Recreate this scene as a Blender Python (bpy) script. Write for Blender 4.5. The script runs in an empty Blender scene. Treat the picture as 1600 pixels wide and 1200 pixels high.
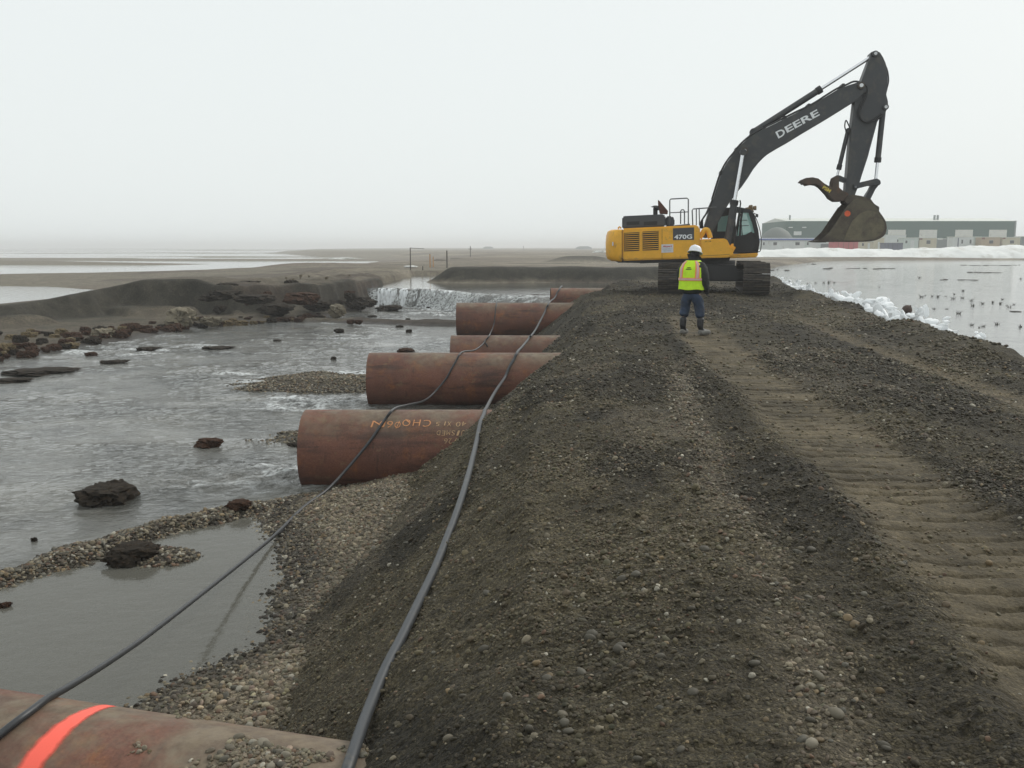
import bpy, bmesh, math, random
import numpy as np
from mathutils import Vector, Matrix

# ------------------------------------------------------------------ camera, world, sun, exposure
SC = bpy.context.scene
COL = SC.collection
F, PITCH, CAMZ = 1450.0, math.radians(8.4), 1.75      # focal length in photo pixels (1600 wide), tilt, eye height
SP, CP = math.sin(PITCH), math.cos(PITCH)
cam_d = bpy.data.cameras.new('camera'); cam = bpy.data.objects.new('camera', cam_d); COL.objects.link(cam)
cam_d.sensor_width = 36.0; cam_d.lens = 36.0 * F / 1600.0
cam_d.clip_start = 0.05; cam_d.clip_end = 20000
cam.location = (0, 0, CAMZ); cam.rotation_euler = (math.pi / 2 - PITCH, 0, 0)
SC.camera = cam

SUN_EL, SUN_AZ = math.radians(40), math.radians(52)   # azimuth measured from +Y towards +X
world = bpy.data.worlds.new('World'); SC.world = world; world.use_nodes = True
wn, wl = world.node_tree.nodes, world.node_tree.links
for n in list(wn): wn.remove(n)
wo = wn.new('ShaderNodeOutputWorld'); bg = wn.new('ShaderNodeBackground')
sky = wn.new('ShaderNodeTexSky'); sky.sky_type = 'NISHITA'; sky.sun_disc = False
sky.sun_elevation = SUN_EL; sky.sun_rotation = SUN_AZ
sky.air_density = 1.0; sky.dust_density = 6.0; sky.ozone_density = 1.0
# fog and cloud: the blue is mixed almost entirely into even grey-white
mix = wn.new('ShaderNodeMix'); mix.data_type = 'RGBA'; mix.inputs[0].default_value = 0.93
wl.new(sky.outputs[0], mix.inputs[6]); mix.inputs[7].default_value = (9.0, 9.5, 9.45, 1)
wl.new(mix.outputs[2], bg.inputs[0]); bg.inputs[1].default_value = 0.100
wl.new(bg.outputs[0], wo.inputs[0])

sun_d = bpy.data.lights.new('sun', 'SUN'); sun_d.energy = 1.5; sun_d.angle = math.radians(24)
sun_d.color = (1.0, 0.97, 0.92)
sun = bpy.data.objects.new('sun', sun_d); COL.objects.link(sun); sun.location = (0, 0, 60)
sd = Vector((math.sin(SUN_AZ) * math.cos(SUN_EL), math.cos(SUN_AZ) * math.cos(SUN_EL), math.sin(SUN_EL)))
sun.rotation_euler = sd.to_track_quat('Z', 'Y').to_euler()
vs = SC.view_settings
vs.view_transform = 'Standard'; vs.look = 'None'; vs.exposure = 0.0; vs.gamma = 1.0; vs.use_curve_mapping = False
SC.render.engine = 'CYCLES'
SC.cycles.use_denoising = True
SC.cycles.max_bounces = 8; SC.cycles.volume_bounces = 3; SC.cycles.transparent_max_bounces = 12

# ------------------------------------------------------------------ helpers
random.seed(7)
RNG = np.random.default_rng(7)

def ray(u, v):
    dx, dy = (u - 800.0) / F, (v - 600.0) / F
    return Vector((dx, CP - dy * SP, -SP - dy * CP))
def at(u, v, z):                       # point on level z seen in that direction
    r = ray(u, v); t = (z - CAMZ) / r.z
    return Vector((r.x * t, r.y * t, z))
def at_y(u, v, y):                     # point at depth y
    r = ray(u, v); t = y / r.y
    return Vector((r.x * t, y, CAMZ + r.z * t))

def _hash(ix, iy, s):
    h = (ix.astype(np.int64) * 374761393 + iy.astype(np.int64) * 668265263 + s * 974634777) & 0xFFFFFFFF
    h = ((h ^ (h >> 13)) * 1274126177) & 0xFFFFFFFF
    return ((h ^ (h >> 16)) & 0xFFFF) / 65535.0
def vnoise(x, y, s=0):
    x = np.asarray(x, float); y = np.asarray(y, float)
    fx, fy = np.floor(x), np.floor(y); ix, iy = fx.astype(np.int64), fy.astype(np.int64)
    a, b = x - fx, y - fy
    a = a * a * a * (a * (a * 6 - 15) + 10); b = b * b * b * (b * (b * 6 - 15) + 10)
    return (_hash(ix, iy, s) * (1 - a) + _hash(ix + 1, iy, s) * a) * (1 - b) + (_hash(ix, iy + 1, s) * (1 - a) + _hash(ix + 1, iy + 1, s) * a) * b
def fbm(x, y, s=0, o=4, g=0.5):
    t, amp, n = 0, 1, 0
    x = np.asarray(x, float); y = np.asarray(y, float)
    for k in range(o):
        c, sn = math.cos(0.6 * k + .3), math.sin(0.6 * k + .3)
        t = t + amp * vnoise((x * c - y * sn) * 2 ** k + 17.3 * k, (x * sn + y * c) * 2 ** k - 9.1 * k, s + k); n += amp; amp *= g
    return t / n - 0.5
def sstep(a, b, x):
    t = np.clip((x - a) / (b - a), 0, 1); return t * t * (3 - 2 * t)
def poly_sd(X, Y, P, closed=True):     # distance to polyline; positive inside when closed
    d2 = np.full(X.shape, 1e18); ins = np.zeros(X.shape, bool)
    n = len(P); rng = range(n) if closed else range(n - 1)
    for i in rng:
        x0, y0 = P[i]; x1, y1 = P[(i + 1) % n]
        ex, ey = x1 - x0, y1 - y0; L = ex * ex + ey * ey + 1e-12
        t = np.clip(((X - x0) * ex + (Y - y0) * ey) / L, 0, 1)
        d2 = np.minimum(d2, (X - x0 - t * ex) ** 2 + (Y - y0 - t * ey) ** 2)
        if closed:
            c = ((y0 > Y) != (y1 > Y)) & (X < ex * (Y - y0) / (ey if abs(ey) > 1e-9 else 1e-9) + x0)
            ins ^= c
    d = np.sqrt(d2)
    return np.where(ins, d, -d) if closed else d

# ------------------------------------------------------------------ materials
def srgb(r, g, b):
    f = lambda c: (c / 255 / 12.92) if c / 255 <= 0.04045 else ((c / 255 + 0.055) / 1.055) ** 2.4
    return (f(r), f(g), f(b), 1)
def nodes_of(name):
    m = bpy.data.materials.new(name); m.use_nodes = True
    nt = m.node_tree; p = nt.nodes['Principled BSDF']
    return m, nt, p
def mat(name, col, rough=0.6, metal=0.0, var=0.25, scale=6.0, dirt=None, dirt_amt=0.5, bump=0.0, bscale=40.0, rvar=0.15, spec=0.5, coat=0.0, dscale=2.5):
    """colour broken up by two scales of noise, optional dirt patches, fine relief"""
    m, nt, p = nodes_of(name); N, L = nt.nodes, nt.links
    tc = N.new('ShaderNodeTexCoord')
    n1 = N.new('ShaderNodeTexNoise'); n1.inputs['Scale'].default_value = scale; n1.inputs['Detail'].default_value = 8; n1.inputs['Roughness'].default_value = 0.65
    L.new(tc.outputs['Object'], n1.inputs['Vector'])
    mr = N.new('ShaderNodeMapRange'); mr.inputs[1].default_value = 0.3; mr.inputs[2].default_value = 0.7
    mr.inputs[3].default_value = 1 - var; mr.inputs[4].default_value = 1 + var
    L.new(n1.outputs[0], mr.inputs[0])
    mx = N.new('ShaderNodeMix'); mx.data_type = 'RGBA'; mx.blend_type = 'MULTIPLY'; mx.inputs[0].default_value = 1
    mx.inputs[6].default_value = col; L.new(mr.outputs[0], mx.inputs[7])
    out = mx.outputs[2]
    if dirt:
        n2 = N.new('ShaderNodeTexNoise'); n2.inputs['Scale'].default_value = dscale; n2.inputs['Detail'].default_value = 10; n2.inputs['Roughness'].default_value = 0.7
        L.new(tc.outputs['Object'], n2.inputs['Vector'])
        r2 = N.new('ShaderNodeMapRange'); r2.inputs[1].default_value = 0.62 - 0.3 * dirt_amt; r2.inputs[2].default_value = 0.78 - 0.3 * dirt_amt
        L.new(n2.outputs[0], r2.inputs[0])
        m2 = N.new('ShaderNodeMix'); m2.data_type = 'RGBA'; L.new(r2.outputs[0], m2.inputs[0]); L.new(out, m2.inputs[6]); m2.inputs[7].default_value = dirt
        out = m2.outputs[2]
    L.new(out, p.inputs['Base Color'])
    rr = N.new('ShaderNodeMapRange'); rr.inputs[3].default_value = max(0.02, rough - rvar); rr.inputs[4].default_value = min(1, rough + rvar)
    L.new(n1.outputs[0], rr.inputs[0]); L.new(rr.outputs[0], p.inputs['Roughness'])
    p.inputs['Metallic'].default_value = metal
    p.inputs['Specular IOR Level'].default_value = spec
    p.inputs['Coat Weight'].default_value = coat
    if bump:
        n3 = N.new('ShaderNodeTexNoise'); n3.inputs['Scale'].default_value = bscale; n3.inputs['Detail'].default_value = 6
        L.new(tc.outputs['Object'], n3.inputs['Vector'])
        b = N.new('ShaderNodeBump'); b.inputs['Strength'].default_value = bump; b.inputs['Distance'].default_value = 0.02
        L.new(n3.outputs[0], b.inputs['Height']); L.new(b.outputs[0], p.inputs['Normal'])
    return m

M = {}
MUD = srgb(92, 84, 70)
M['yellow'] = mat('excavator_yellow_paint', (0.80, 0.405, 0.020, 1), .45, var=.10, scale=3, dirt=(0.30, 0.19, 0.07, 1), dirt_amt=.18, dscale=3.5)
M['boomgrey'] = mat('boom_dark_grey_paint', (0.036, 0.039, 0.043, 1), .5, var=.15, scale=2.5, dirt=(0.075, 0.070, 0.058, 1), dirt_amt=.35)
M['hoodgrey'] = mat('hood_grey_paint', (0.05, 0.054, 0.06, 1), .5, var=.12, scale=4)
M['black'] = mat('black_rubber_and_shadow_paint', (0.012, 0.012, 0.013, 1), .55, var=.2, scale=8)
M['railgrey'] = mat('handrail_grey_paint', (0.07, 0.075, 0.08, 1), .45, var=.15)
M['chrome'] = mat('cylinder_rod_chrome', (0.75, 0.76, 0.78, 1), .2, metal=1, var=.05, rvar=.08)
M['track'] = mat('track_steel_muddy', (0.035, 0.030, 0.026, 1), .6, metal=.2, var=.35, scale=9, dirt=(0.075, 0.06, 0.045, 1), dirt_amt=.6, bump=.4)
M['rustflap'] = mat('rusty_flap', (0.09, 0.035, 0.022, 1), .8, var=.3, scale=8)
M['bucket'] = mat('bucket_worn_steel', (0.062, 0.047, 0.035, 1), .6, metal=.15, var=.35, scale=4, dirt=(0.10, 0.085, 0.055, 1), dirt_amt=.55, bump=.3, dscale=1.6)
M['bucketbelly'] = mat('bucket_muddy_belly', (0.115, 0.098, 0.06, 1), .6, var=.3, scale=3, dirt=(0.06, 0.045, 0.03, 1), dirt_amt=.45, bump=.3, dscale=2)
M['thumb'] = mat('thumb_rusty_steel', (0.066, 0.045, 0.032, 1), .65, metal=.1, var=.35, scale=5, dirt=(0.12, 0.05, 0.025, 1), dirt_amt=.35)
M['orange_mark'] = mat('orange_marking_paint', (0.62, 0.10, 0.03, 1), .6, var=.2)
M['white'] = mat('white_lettering', (0.75, 0.77, 0.78, 1), .5, var=.05)
M['sticker'] = mat('white_sticker', (0.62, 0.63, 0.64, 1), .5, var=.06)
M['red'] = mat('red_lettering', (0.5, 0.03, 0.03, 1), .5, var=.05)
M['greyink'] = mat('grey_lettering', (0.28, 0.29, 0.30, 1), .5, var=.05)
M['yellowink'] = mat('yellow_lettering', (0.65, 0.5, 0.06, 1), .5, var=.05)
M['lamp'] = mat('lamp_lens_clear', (0.8, 0.78, 0.7, 1), .15, var=.03)
M['tan_metal'] = mat('tan_lamp_bracket', (0.22, 0.15, 0.07, 1), .5)
m, nt, p = nodes_of('cab_tinted_glass'); p.inputs['Base Color'].default_value = (0.42, 0.72, 0.66, 1); p.inputs['Roughness'].default_value = 0.03
p.inputs['Alpha'].default_value = 0.42; p.inputs['Specular IOR Level'].default_value = 0.5; M['glass'] = m
M['hose'] = mat('black_rubber_hose', (0.045, 0.049, 0.054, 1), .5, var=.15, scale=20, dirt=(0.10, 0.09, 0.075, 1), dirt_amt=.25, dscale=6)
M['cable'] = mat('dark_rubber_cable', (0.03, 0.032, 0.035, 1), .42, var=.2, scale=20, dirt=(0.10, 0.09, 0.075, 1), dirt_amt=.12, dscale=6)

# ------------------------------------------------------------------ object helpers
def link(name, me, m=None, parent=None, smooth=False):
    o = bpy.data.objects.new(name, me); COL.objects.link(o)
    if m is not None and len(me.materials) == 0: me.materials.append(m)
    if parent is not None: o.parent = parent
    if smooth:
        me.polygons.foreach_set('use_smooth', [True] * len(me.polygons))
    return o
def mesh_of(bm, name='m'):
    me = bpy.data.meshes.new(name); bm.normal_update(); bm.to_mesh(me); bm.free(); return me
def tag(o, label=None, cat=None, group=None, kind=None):
    if label: o['label'] = label
    if cat: o['category'] = cat
    if group: o['group'] = group
    if kind: o['kind'] = kind
    return o
def empty(name, loc=(0, 0, 0), rz=0.0):
    o = bpy.data.objects.new(name, None); COL.objects.link(o); o.location = loc; o.rotation_euler = (0, 0, rz); o.empty_display_size = .2
    return o
def smooth_angle(me, ang=40):
    me.polygons.foreach_set('use_smooth', [True] * len(me.polygons))
    try: me.set_sharp_from_angle(angle=math.radians(ang))
    except Exception: pass

def prism(pts, y0, y1, bevel=0.0):
    """profile in (x,z), extruded along y"""
    bm = bmesh.new()
    a = [bm.verts.new((x, y0, z)) for x, z in pts]; b = [bm.verts.new((x, y1, z)) for x, z in pts]
    bm.faces.new(a); bm.faces.new(b[::-1])
    n = len(pts)
    for i in range(n): bm.faces.new((a[i], b[i], b[(i + 1) % n], a[(i + 1) % n]))
    bmesh.ops.recalc_face_normals(bm, faces=bm.faces)
    if bevel:
        es = [e for e in bm.edges if e.calc_face_angle(0) > 0.5]
        bmesh.ops.bevel(bm, geom=es, offset=bevel, segments=2, affect='EDGES', clamp_overlap=True)
    bmesh.ops.triangulate(bm, faces=[f for f in bm.faces if len(f.verts) > 4])
    me = mesh_of(bm); smooth_angle(me, 35); return me
def box_me(x0, x1, y0, y1, z0, z1, bevel=0.0):
    return prism([(x0, z0), (x1, z0), (x1, z1), (x0, z1)], y0, y1, bevel)
def tube_bm(bm, pts, rad, seg=10, cap=True):
    pts = [Vector(p) for p in pts]; n = len(pts); rings = []
    if not hasattr(rad, '__len__'): rad = [rad] * n
    t0 = (pts[1] - pts[0]).normalized(); up = Vector((0, 0, 1)) if abs(t0.z) < .9 else Vector((1, 0, 0))
    nrm = t0.cross(up).normalized()
    for i, p in enumerate(pts):
        t = (pts[min(i + 1, n - 1)] - pts[max(i - 1, 0)]).normalized()
        nrm = (nrm - t * nrm.dot(t)).normalized(); bn = t.cross(nrm)
        rings.append([bm.verts.new(p + (nrm * math.cos(2 * math.pi * k / seg) + bn * math.sin(2 * math.pi * k / seg)) * rad[i]) for k in range(seg)])
    for i in range(n - 1):
        for k in range(seg):
            bm.faces.new((rings[i][k], rings[i][(k + 1) % seg], rings[i + 1][(k + 1) % seg], rings[i + 1][k]))
    if cap:
        bm.faces.new(rings[0][::-1]); bm.faces.new(rings[-1])
    return bm
def tube_me(pts, rad, seg=10, cap=True):
    bm = bmesh.new(); tube_bm(bm, pts, rad, seg, cap); bmesh.ops.recalc_face_normals(bm, faces=bm.faces)
    me = mesh_of(bm); smooth_angle(me, 50); return me
def catmull(P, n=8):
    P = [Vector(p) for p in P]; Q = [P[0] * 2 - P[1]] + P + [P[-1] * 2 - P[-2]]; out = []
    for i in range(1, len(Q) - 2):
        for k in range(n):
            t = k / n; a, b, c, d = Q[i - 1], Q[i], Q[i + 1], Q[i + 2]
            out.append(0.5 * ((2 * b) + (c - a) * t + (2 * a - 5 * b + 4 * c - d) * t * t + (3 * b - a - 3 * c + d) * t ** 3))
    out.append(P[-1]); return out
def revolve(prof, seg=24, axis='z'):
    bm = bmesh.new(); rings = []
    for r, z in prof:
        rings.append([bm.verts.new((r * math.cos(2 * math.pi * k / seg), r * math.sin(2 * math.pi * k / seg), z)) for k in range(seg)])
    for i in range(len(prof) - 1):
        for k in range(seg): bm.faces.new((rings[i][k], rings[i][(k + 1) % seg], rings[i + 1][(k + 1) % seg], rings[i + 1][k]))
    bmesh.ops.remove_doubles(bm, verts=bm.verts, dist=1e-5)
    bmesh.ops.recalc_face_normals(bm, faces=bm.faces)
    me = mesh_of(bm); smooth_angle(me, 45); return me
def text_me(s, size, extrude=0.004, align='LEFT', shear=0.0, offset=0.0, space=1.0):
    c = bpy.data.curves.new('txt', 'FONT'); c.body = s; c.size = size; c.extrude = extrude; c.align_x = align; c.shear = shear; c.offset = offset
    c.space_character = space; c.resolution_u = 3
    o = bpy.data.objects.new('txt', c); COL.objects.link(o)
    dg = bpy.context.evaluated_depsgraph_get()
    me = bpy.data.meshes.new_from_object(o.evaluated_get(dg)); bpy.data.objects.remove(o); bpy.data.curves.remove(c)
    me.materials.clear(); return me
def map_me(me, f):
    for v in me.vertices: v.co = f(v.co)
    me.update(); return me
# ------------------------------------------------------------------ the lie of the land
W_LOW, W_UP = -1.80, -0.75          # tidal stream below the fall, flooded ground above it
CL_Y = [-60, 0, 4, 9, 14, 21, 28, 35, 40, 46];  CL_X = [-6, -.25, .05, .15, .55, 1.9, 2.3, 2.7, 4.2, 5.2]
CR_Y = [-60, 0, 10, 16, 22, 34, 46];  CR_X = [-1, 6.6, 7.4, 8.2, 8.9, 10.7, 12.4]
GRAVEL = [(-3.05, 5.4), (-2.96, 6.9), (-2.31, 8.05), (-2.40, 9.0), (-2.52, 9.7), (-2.92, 11.2), (-3.5, 12.2), (-3.2, 13.0), (-2.7, 13.5),
          (-1.8, 15), (-1.3, 18), (-.5, 20.4), (.4, 28), (.9, 36), (3, 45), (6, 45), (4, -60), (-10, -60), (-5, 0)]
SPIT = [(-3.3, 12.5), (-4.3, 11.55), (-4.9, 10.7), (-5.3, 9.75), (-6.1, 9.2)]
TOE = [(-30, 14), (-19.5, 25), (-16.4, 29.4), (-14.8, 35), (-14.0, 41), (-9.8, 46), (-8.2, 54), (-8.3, 57.5)]
FLOOD = [(-8.3, 57.5), (-8.0, 61), (-4, 64.0), (9, 65.0), (11.5, 68), (13.5, 84), (24, 92), (36, 125), (58, 172), (70, 183), (120, 187), (420, 192), (4200, 320)]
SEA = [(-60, 330), (-34, 262), (-32, 200), (-39, 146), (-49, 116), (-66, 110), (-74, 100), (-62, 90), (-42, 84), (-33, 76), (-29.5, 66), (-29.5, 57), (-34, 47), (-42, 34), (-30, 14)]
LAND = TOE + FLOOD[1:] + [(4200, 4300), (-300, 4300), (-190, 900), (-120, 520)] + SEA[:-1]
LIP = [(-9.5, 57.2), (-8.0, 57.0), (-5.6, 56.2), (-3.4, 53.4), (-1.2, 50.0), (1.2, 47.6), (3.4, 46.2), (6.5, 45.2)]
UPPER = LIP + [(7, 20), (4, 0), (3, -60), (4300, -60), (4300, 4300), (-10, 4300), (-10, 80)]
BAR = [(-150, 262), (-62, 196), (-72, 181), (-104, 184), (-200, 205)]

CLIFF = [(-60, 30), (-30, 34.5), (-21.8, 38.0), (-18.8, 45.4), (-16.6, 46.8), (-14.6, 46.4), (-12.4, 47.6), (-10.2, 50.0), (-8.9, 54), (-8.5, 60), (-8.5, 130), (-60, 130)]
CT_X, CT_Z = [-40, -27, -21.8, -20.2, -18.6, -16.2, -15.2, -10, -8], [-1.5, -1.2, -.72, -.28, .12, .14, -.10, -.24, -.40]
def cliff_d(X, Y):
    return poly_sd(X, Y, CLIFF) + .9 * fbm(X * .5, Y * .5, 5, 4) + .35 * fbm(X * 1.9, Y * 1.9, 6, 3)
def road_top(X, Y):
    return .03 * np.sin(Y * .35) + .10 * sstep(24, 31, Y) + 0.0 * X

def tread(X, Y):
    """two track-wide strips of packed silt left by the excavator"""
    c1 = 1.98 + .1025 * Y + .10 * np.sin(Y * .22); w1 = .50
    wob = .09 * fbm(X * 2.3, Y * 1.3, 31, 3)
    a = 1 - sstep(w1 - .17, w1 + .09, np.abs(X - c1 + wob * 1.5 + .12 * fbm(X * 6, Y * 6, 39, 3)))
    c2 = 4.86 + .1005 * Y - .015 * np.maximum(Y - 13, 0); w2 = .20 + .012 * np.clip(14 - Y, 0, 12)
    b = 1 - sstep(w2 - .12, w2 + .10, np.abs(X - c2 + wob * 1.4))
    fade = sstep(27, 19, Y)
    return a * fade, b * fade, c1, c2

def terrain(X, Y, fine=True):
    X = np.asarray(X, float); Y = np.asarray(Y, float)
    cl = np.interp(Y, CL_Y, CL_X); cr = np.interp(Y, CR_Y, CR_X)
    near = (Y < 60) & (np.abs(X) < 40)
    # bed of the water
    wl = np.where(poly_sd(X, Y, UPPER) > 0, W_UP, W_LOW)
    h = wl - .55 + .1 * fbm(X * .3, Y * .3, 3)
    # ---- land beyond, with the eroded bank along its near edge and beaches on its sea side
    d = poly_sd(X, Y, LAND)
    dt = poly_sd(X, Y, TOE, False); df = poly_sd(X, Y, FLOOD, False); ds = poly_sd(X, Y, SEA, False)
    dj = cliff_d(X, Y)
    top = np.interp(X, CT_X, CT_Z) + sstep(-16.5, -14, X) * (.5 * fbm(X * .7, Y * .7, 4, 4) + .12 * fbm(X * 3, Y * 3, 2, 3))
    prof = W_LOW + .10 * np.clip(dt, 0, 1) + .035 * np.clip(dt, 0, 9) + .10 * fbm(X * .5, Y * .5, 7, 4)
    # slumps of sand leaning on the foot of the cut
    prof = prof + .40 * sstep(.02, .22, fbm(X * .45, Y * .45 + 3, 8, 3)) * np.exp(-((dj + .3) / .8) ** 2)
    wid = np.interp(X, [-18, -15, -13], [1.3, .8, .45])
    prof = prof + (top - prof) * sstep(0, 1, dj / wid)
    prof = np.where(dj > 3, prof - (top + .95) * .6 * sstep(3, 26, dj) * sstep(-13, -19, X), prof)
    pl = -.38 + .16 * fbm(X * .06, Y * .06, 9, 5) + .10 * fbm(X * .4, Y * .4, 10, 3) + .25 * sstep(90, 260, Y)
    fl = W_UP + .22 * np.minimum(df, 3) + .10 * fbm(X * .5, Y * .5, 11, 3)
    se = W_LOW + np.minimum(.055 * ds, 2.0) + .06 * fbm(X * .3, Y * .3, 12, 3)
    land = np.minimum(np.minimum(pl, fl), se)
    land = np.where(dt < 26, np.minimum(np.minimum(prof, fl + .35), se + .02 + 1.3 * sstep(9, 4, dj)), land)
    out = np.where(d > -3, wl - .28 * np.minimum(-d, 2.2), h)
    h = np.where(d > 0, land, np.where(d > -2, out, h))
    # dark berm across the channel
    rx = np.clip((X + 6.5) / 3.5, 0, 1) * np.clip((12.5 - X) / 2.0, 0, 1)
    bz = np.exp(-((Y - 67.6 - .5 * np.sin(X * .6)) / 1.5) ** 4)
    h = np.maximum(h, np.where((Y > 60) & (Y < 76) & (X > -7) & (X < 13), -.8 + (1.12 + .16 * fbm(X * .5, Y * .5, 13, 3)) * bz * sstep(0, .7, rx), -9))
    for mx_, my_, sx, sy, mh in ((9.5, 128, 4.2, 4, .9), (-60, 150, 5, 4, .5), (-22, 108, 7, 2, .35), (-16, 90, 5, 1.2, .35)):
        h = h + mh * np.exp(-((X - mx_) / sx) ** 4 - ((Y - my_) / sy) ** 2)
    # sand bars off the beach
    db = poly_sd(X, Y, BAR)
    h = np.maximum(h, np.where(db > -8, W_LOW + np.clip(.03 * db, -.5, .5) + .03 * fbm(X * .1, Y * .1, 14), -9))
    far = W_LOW - .12 + 1.1 * fbm(X / 130., Y / 30., 15, 3)
    h = np.where((d < 0) & (Y > 240) & (X < -20), np.maximum(h, np.minimum(far, W_LOW + .35)), h)
    # ---- gravel flat beside the pool, its spit and the bar by the third pipe
    dg = poly_sd(X, Y, GRAVEL) + .35 * fbm(X * 1.3, Y * 1.3, 16, 4)
    g = np.where(dg > 0, W_LOW + .20 * np.minimum(dg, 1.2) + .14 * np.clip(dg - 1.2, 0, 6), W_LOW + .16 * np.maximum(dg, -2.2))
    h = np.where(near, np.maximum(h, g), h)
    dsp = poly_sd(X, Y, SPIT, False)
    sp = W_LOW + .085 - .42 * np.maximum(dsp - .05, 0) + .17 * fbm(X * 1.8, Y * 1.8, 17, 4)
    h = np.where(near, np.maximum(h, np.minimum(sp, W_LOW + .11)), h)
    e = ((X + 4.7) / 2.4) ** 2 + ((Y - 24.3) / 1.75) ** 2
    h = np.where(near, np.maximum(h, W_LOW + .13 * (1 - e) + .16 * fbm(X * .8 + Y * .5, Y * 1.6, 18, 4)), h)
    e = ((X + 4.05) / .42) ** 2 + ((Y - 10.3) / .30) ** 2
    h = np.where(near, np.maximum(h, W_LOW + .09 * (1 - e)), h)
    e = ((X + 3.3) / 1.2) ** 2 + ((Y - 17.1) / .55) ** 2
    h = np.where(near, np.maximum(h, W_LOW + .04 * (1 - e) + .12 * fbm(X * 1.5, Y * 2.5, 19, 3)), h)
    # ---- peat ledges below the fall
    for cx, cy, rx_, ry_, hz in ((-5.0, 43.8, 3.6, 1.1, .15), (-3.2, 42.8, 2.0, .9, .16), (-8.6, 45.0, 2.6, .8, .14)):
        e = ((X - cx) / rx_) ** 2 + ((Y - cy + .2 * (X - cx)) / ry_) ** 2
        h = np.maximum(h, np.where(near, W_LOW + hz * np.clip(1.6 - 1.6 * e, -1, 1) + .16 * fbm(X * .9 + Y * .6, Y * 1.4, 20, 4), -9))
    # ---- the road berm
    t = road_top(X, Y)
    lump = .10 * fbm(X * .9, Y * .9, 21, 4)
    dl = X - cl + lump * 2.4 + .14 * np.sin(Y * 1.1) * sstep(6, 12, Y); dr = cr - X + lump * 3; de = 44.3 - Y + .9 * fbm(X * .5, 0 * X, 22, 3) * 2
    sl = np.where(dl > 0, 0, dl * .88) - .14 * np.exp(-(dl / .55) ** 2)
    sr = np.where(dr > 0, 0, dr * .62) + .16 * np.exp(-((dr - .35) / .55) ** 2) * (.6 + 1.6 * fbm(Y * .5, 0 * X + 4, 23, 3)) * 1.3
    se_ = np.where(de > 0, 0, de * .5)
    road = t + np.minimum(sl, 0.05) + sr + se_ + lump * .5
    road = road + .06 * fbm(X * .35, Y * .35, 24, 3)
    isroad = np.where(near, sstep(-.10, .06, road - h), 0) * (Y < 50)
    h = np.where(near | (Y < 0), np.maximum(h, road), h)
    if fine:
        on = np.clip(isroad, 0, 1)
        a, b, c1, c2 = tread(X, Y)
        ph = (Y + .04 * X + .10 * fbm(X * 1.7, Y * 1.7, 25, 3)) / .205
        row = np.floor(ph); fr = ph - row
        brk = vnoise(X * 2.6 + row * 7.31, row * 3.77, 26)                    # cleat prints are broken off here and there
        slot = sstep(.0, .16, fr) * sstep(.46, .22, fr) * sstep(.22, .5, brk)
        h = h + on * a * (-.012 - .060 * slot * (.5 + .8 * vnoise(X * 1.1, row * .7, 37)) + .02 * fr + .016 * fbm(X * 9, Y * 9, 38, 3))
        h = h + on * b * (-.035 - .03 * slot)
        for off, hh, ww in ((-.60, .055, .16), (.62, .045, .18), (1.25, .05, .35), (1.9, .035, .25)):
            h = h + on * hh * np.exp(-((X - c1 - off) / ww) ** 2) * (.5 + 1.4 * vnoise(X * 2, Y * .9, 27)) * sstep(26, 18, Y)
        rough = 1 - .8 * a - .6 * b
        h = h + on * rough * (.055 * fbm(X * 2.1, Y * 2.1, 28, 3) +   .060 * fbm(X * 7, Y * 7, 29, 3) + .034 * fbm(X * 22, Y * 22, 30, 2) * (Y < 16) + .10 * np.clip(fbm(X * 1.1, Y * 1.1, 35, 4), 0, 1) * sstep(26, 34, Y) + .5 * np.clip(fbm(X * .55, Y * .7, 36, 3), 0, 1) * sstep(38.5, 41, Y))
        ngr = near & (isroad < .5) & (Y < 30) & (X > -8)
        h = h + np.where(ngr, .02 * fbm(X * 5, Y * 5, 33, 3) + .012 * fbm(X * 20, Y * 20, 34, 2), 0) * (h > W_LOW - .3)
    return h, d, dt, dg, isroad

def axis_lines(segs):
    v = [segs[0][0]]
    for a, b, s0, s1 in segs:
        x = a
        while x < b - 1e-9:
            s = s0 + (s1 - s0) * (x - a) / (b - a); x = x + s
            if x > b - .3 * s: x = b
            v.append(x)
    return np.array(v)
xs = axis_lines([(-4300, -600, 500, 150), (-600, -120, 60, 12), (-120, -40, 6, 1.2), (-40, -24, .8, .30), (-24, -8, .16, .14), (-8, -3.6, .08, .06), (-3.6, 4.6, .035, .035),
                 (4.6, 13, .06, .12), (13, 40, .3, 1.2), (40, 150, 2, 6), (150, 700, 12, 60), (700, 4300, 150, 500)])
ys = axis_lines([(-60, 0, 8, .4), (0, 2.4, .2, .06), (2.4, 9, .020, .030), (9, 20, .030, .11), (20, 60, .12, .26), (60, 75, .26, .45), (75, 200, .7, 4), (200, 700, 5, 40), (700, 4300, 60, 500)])
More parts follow.
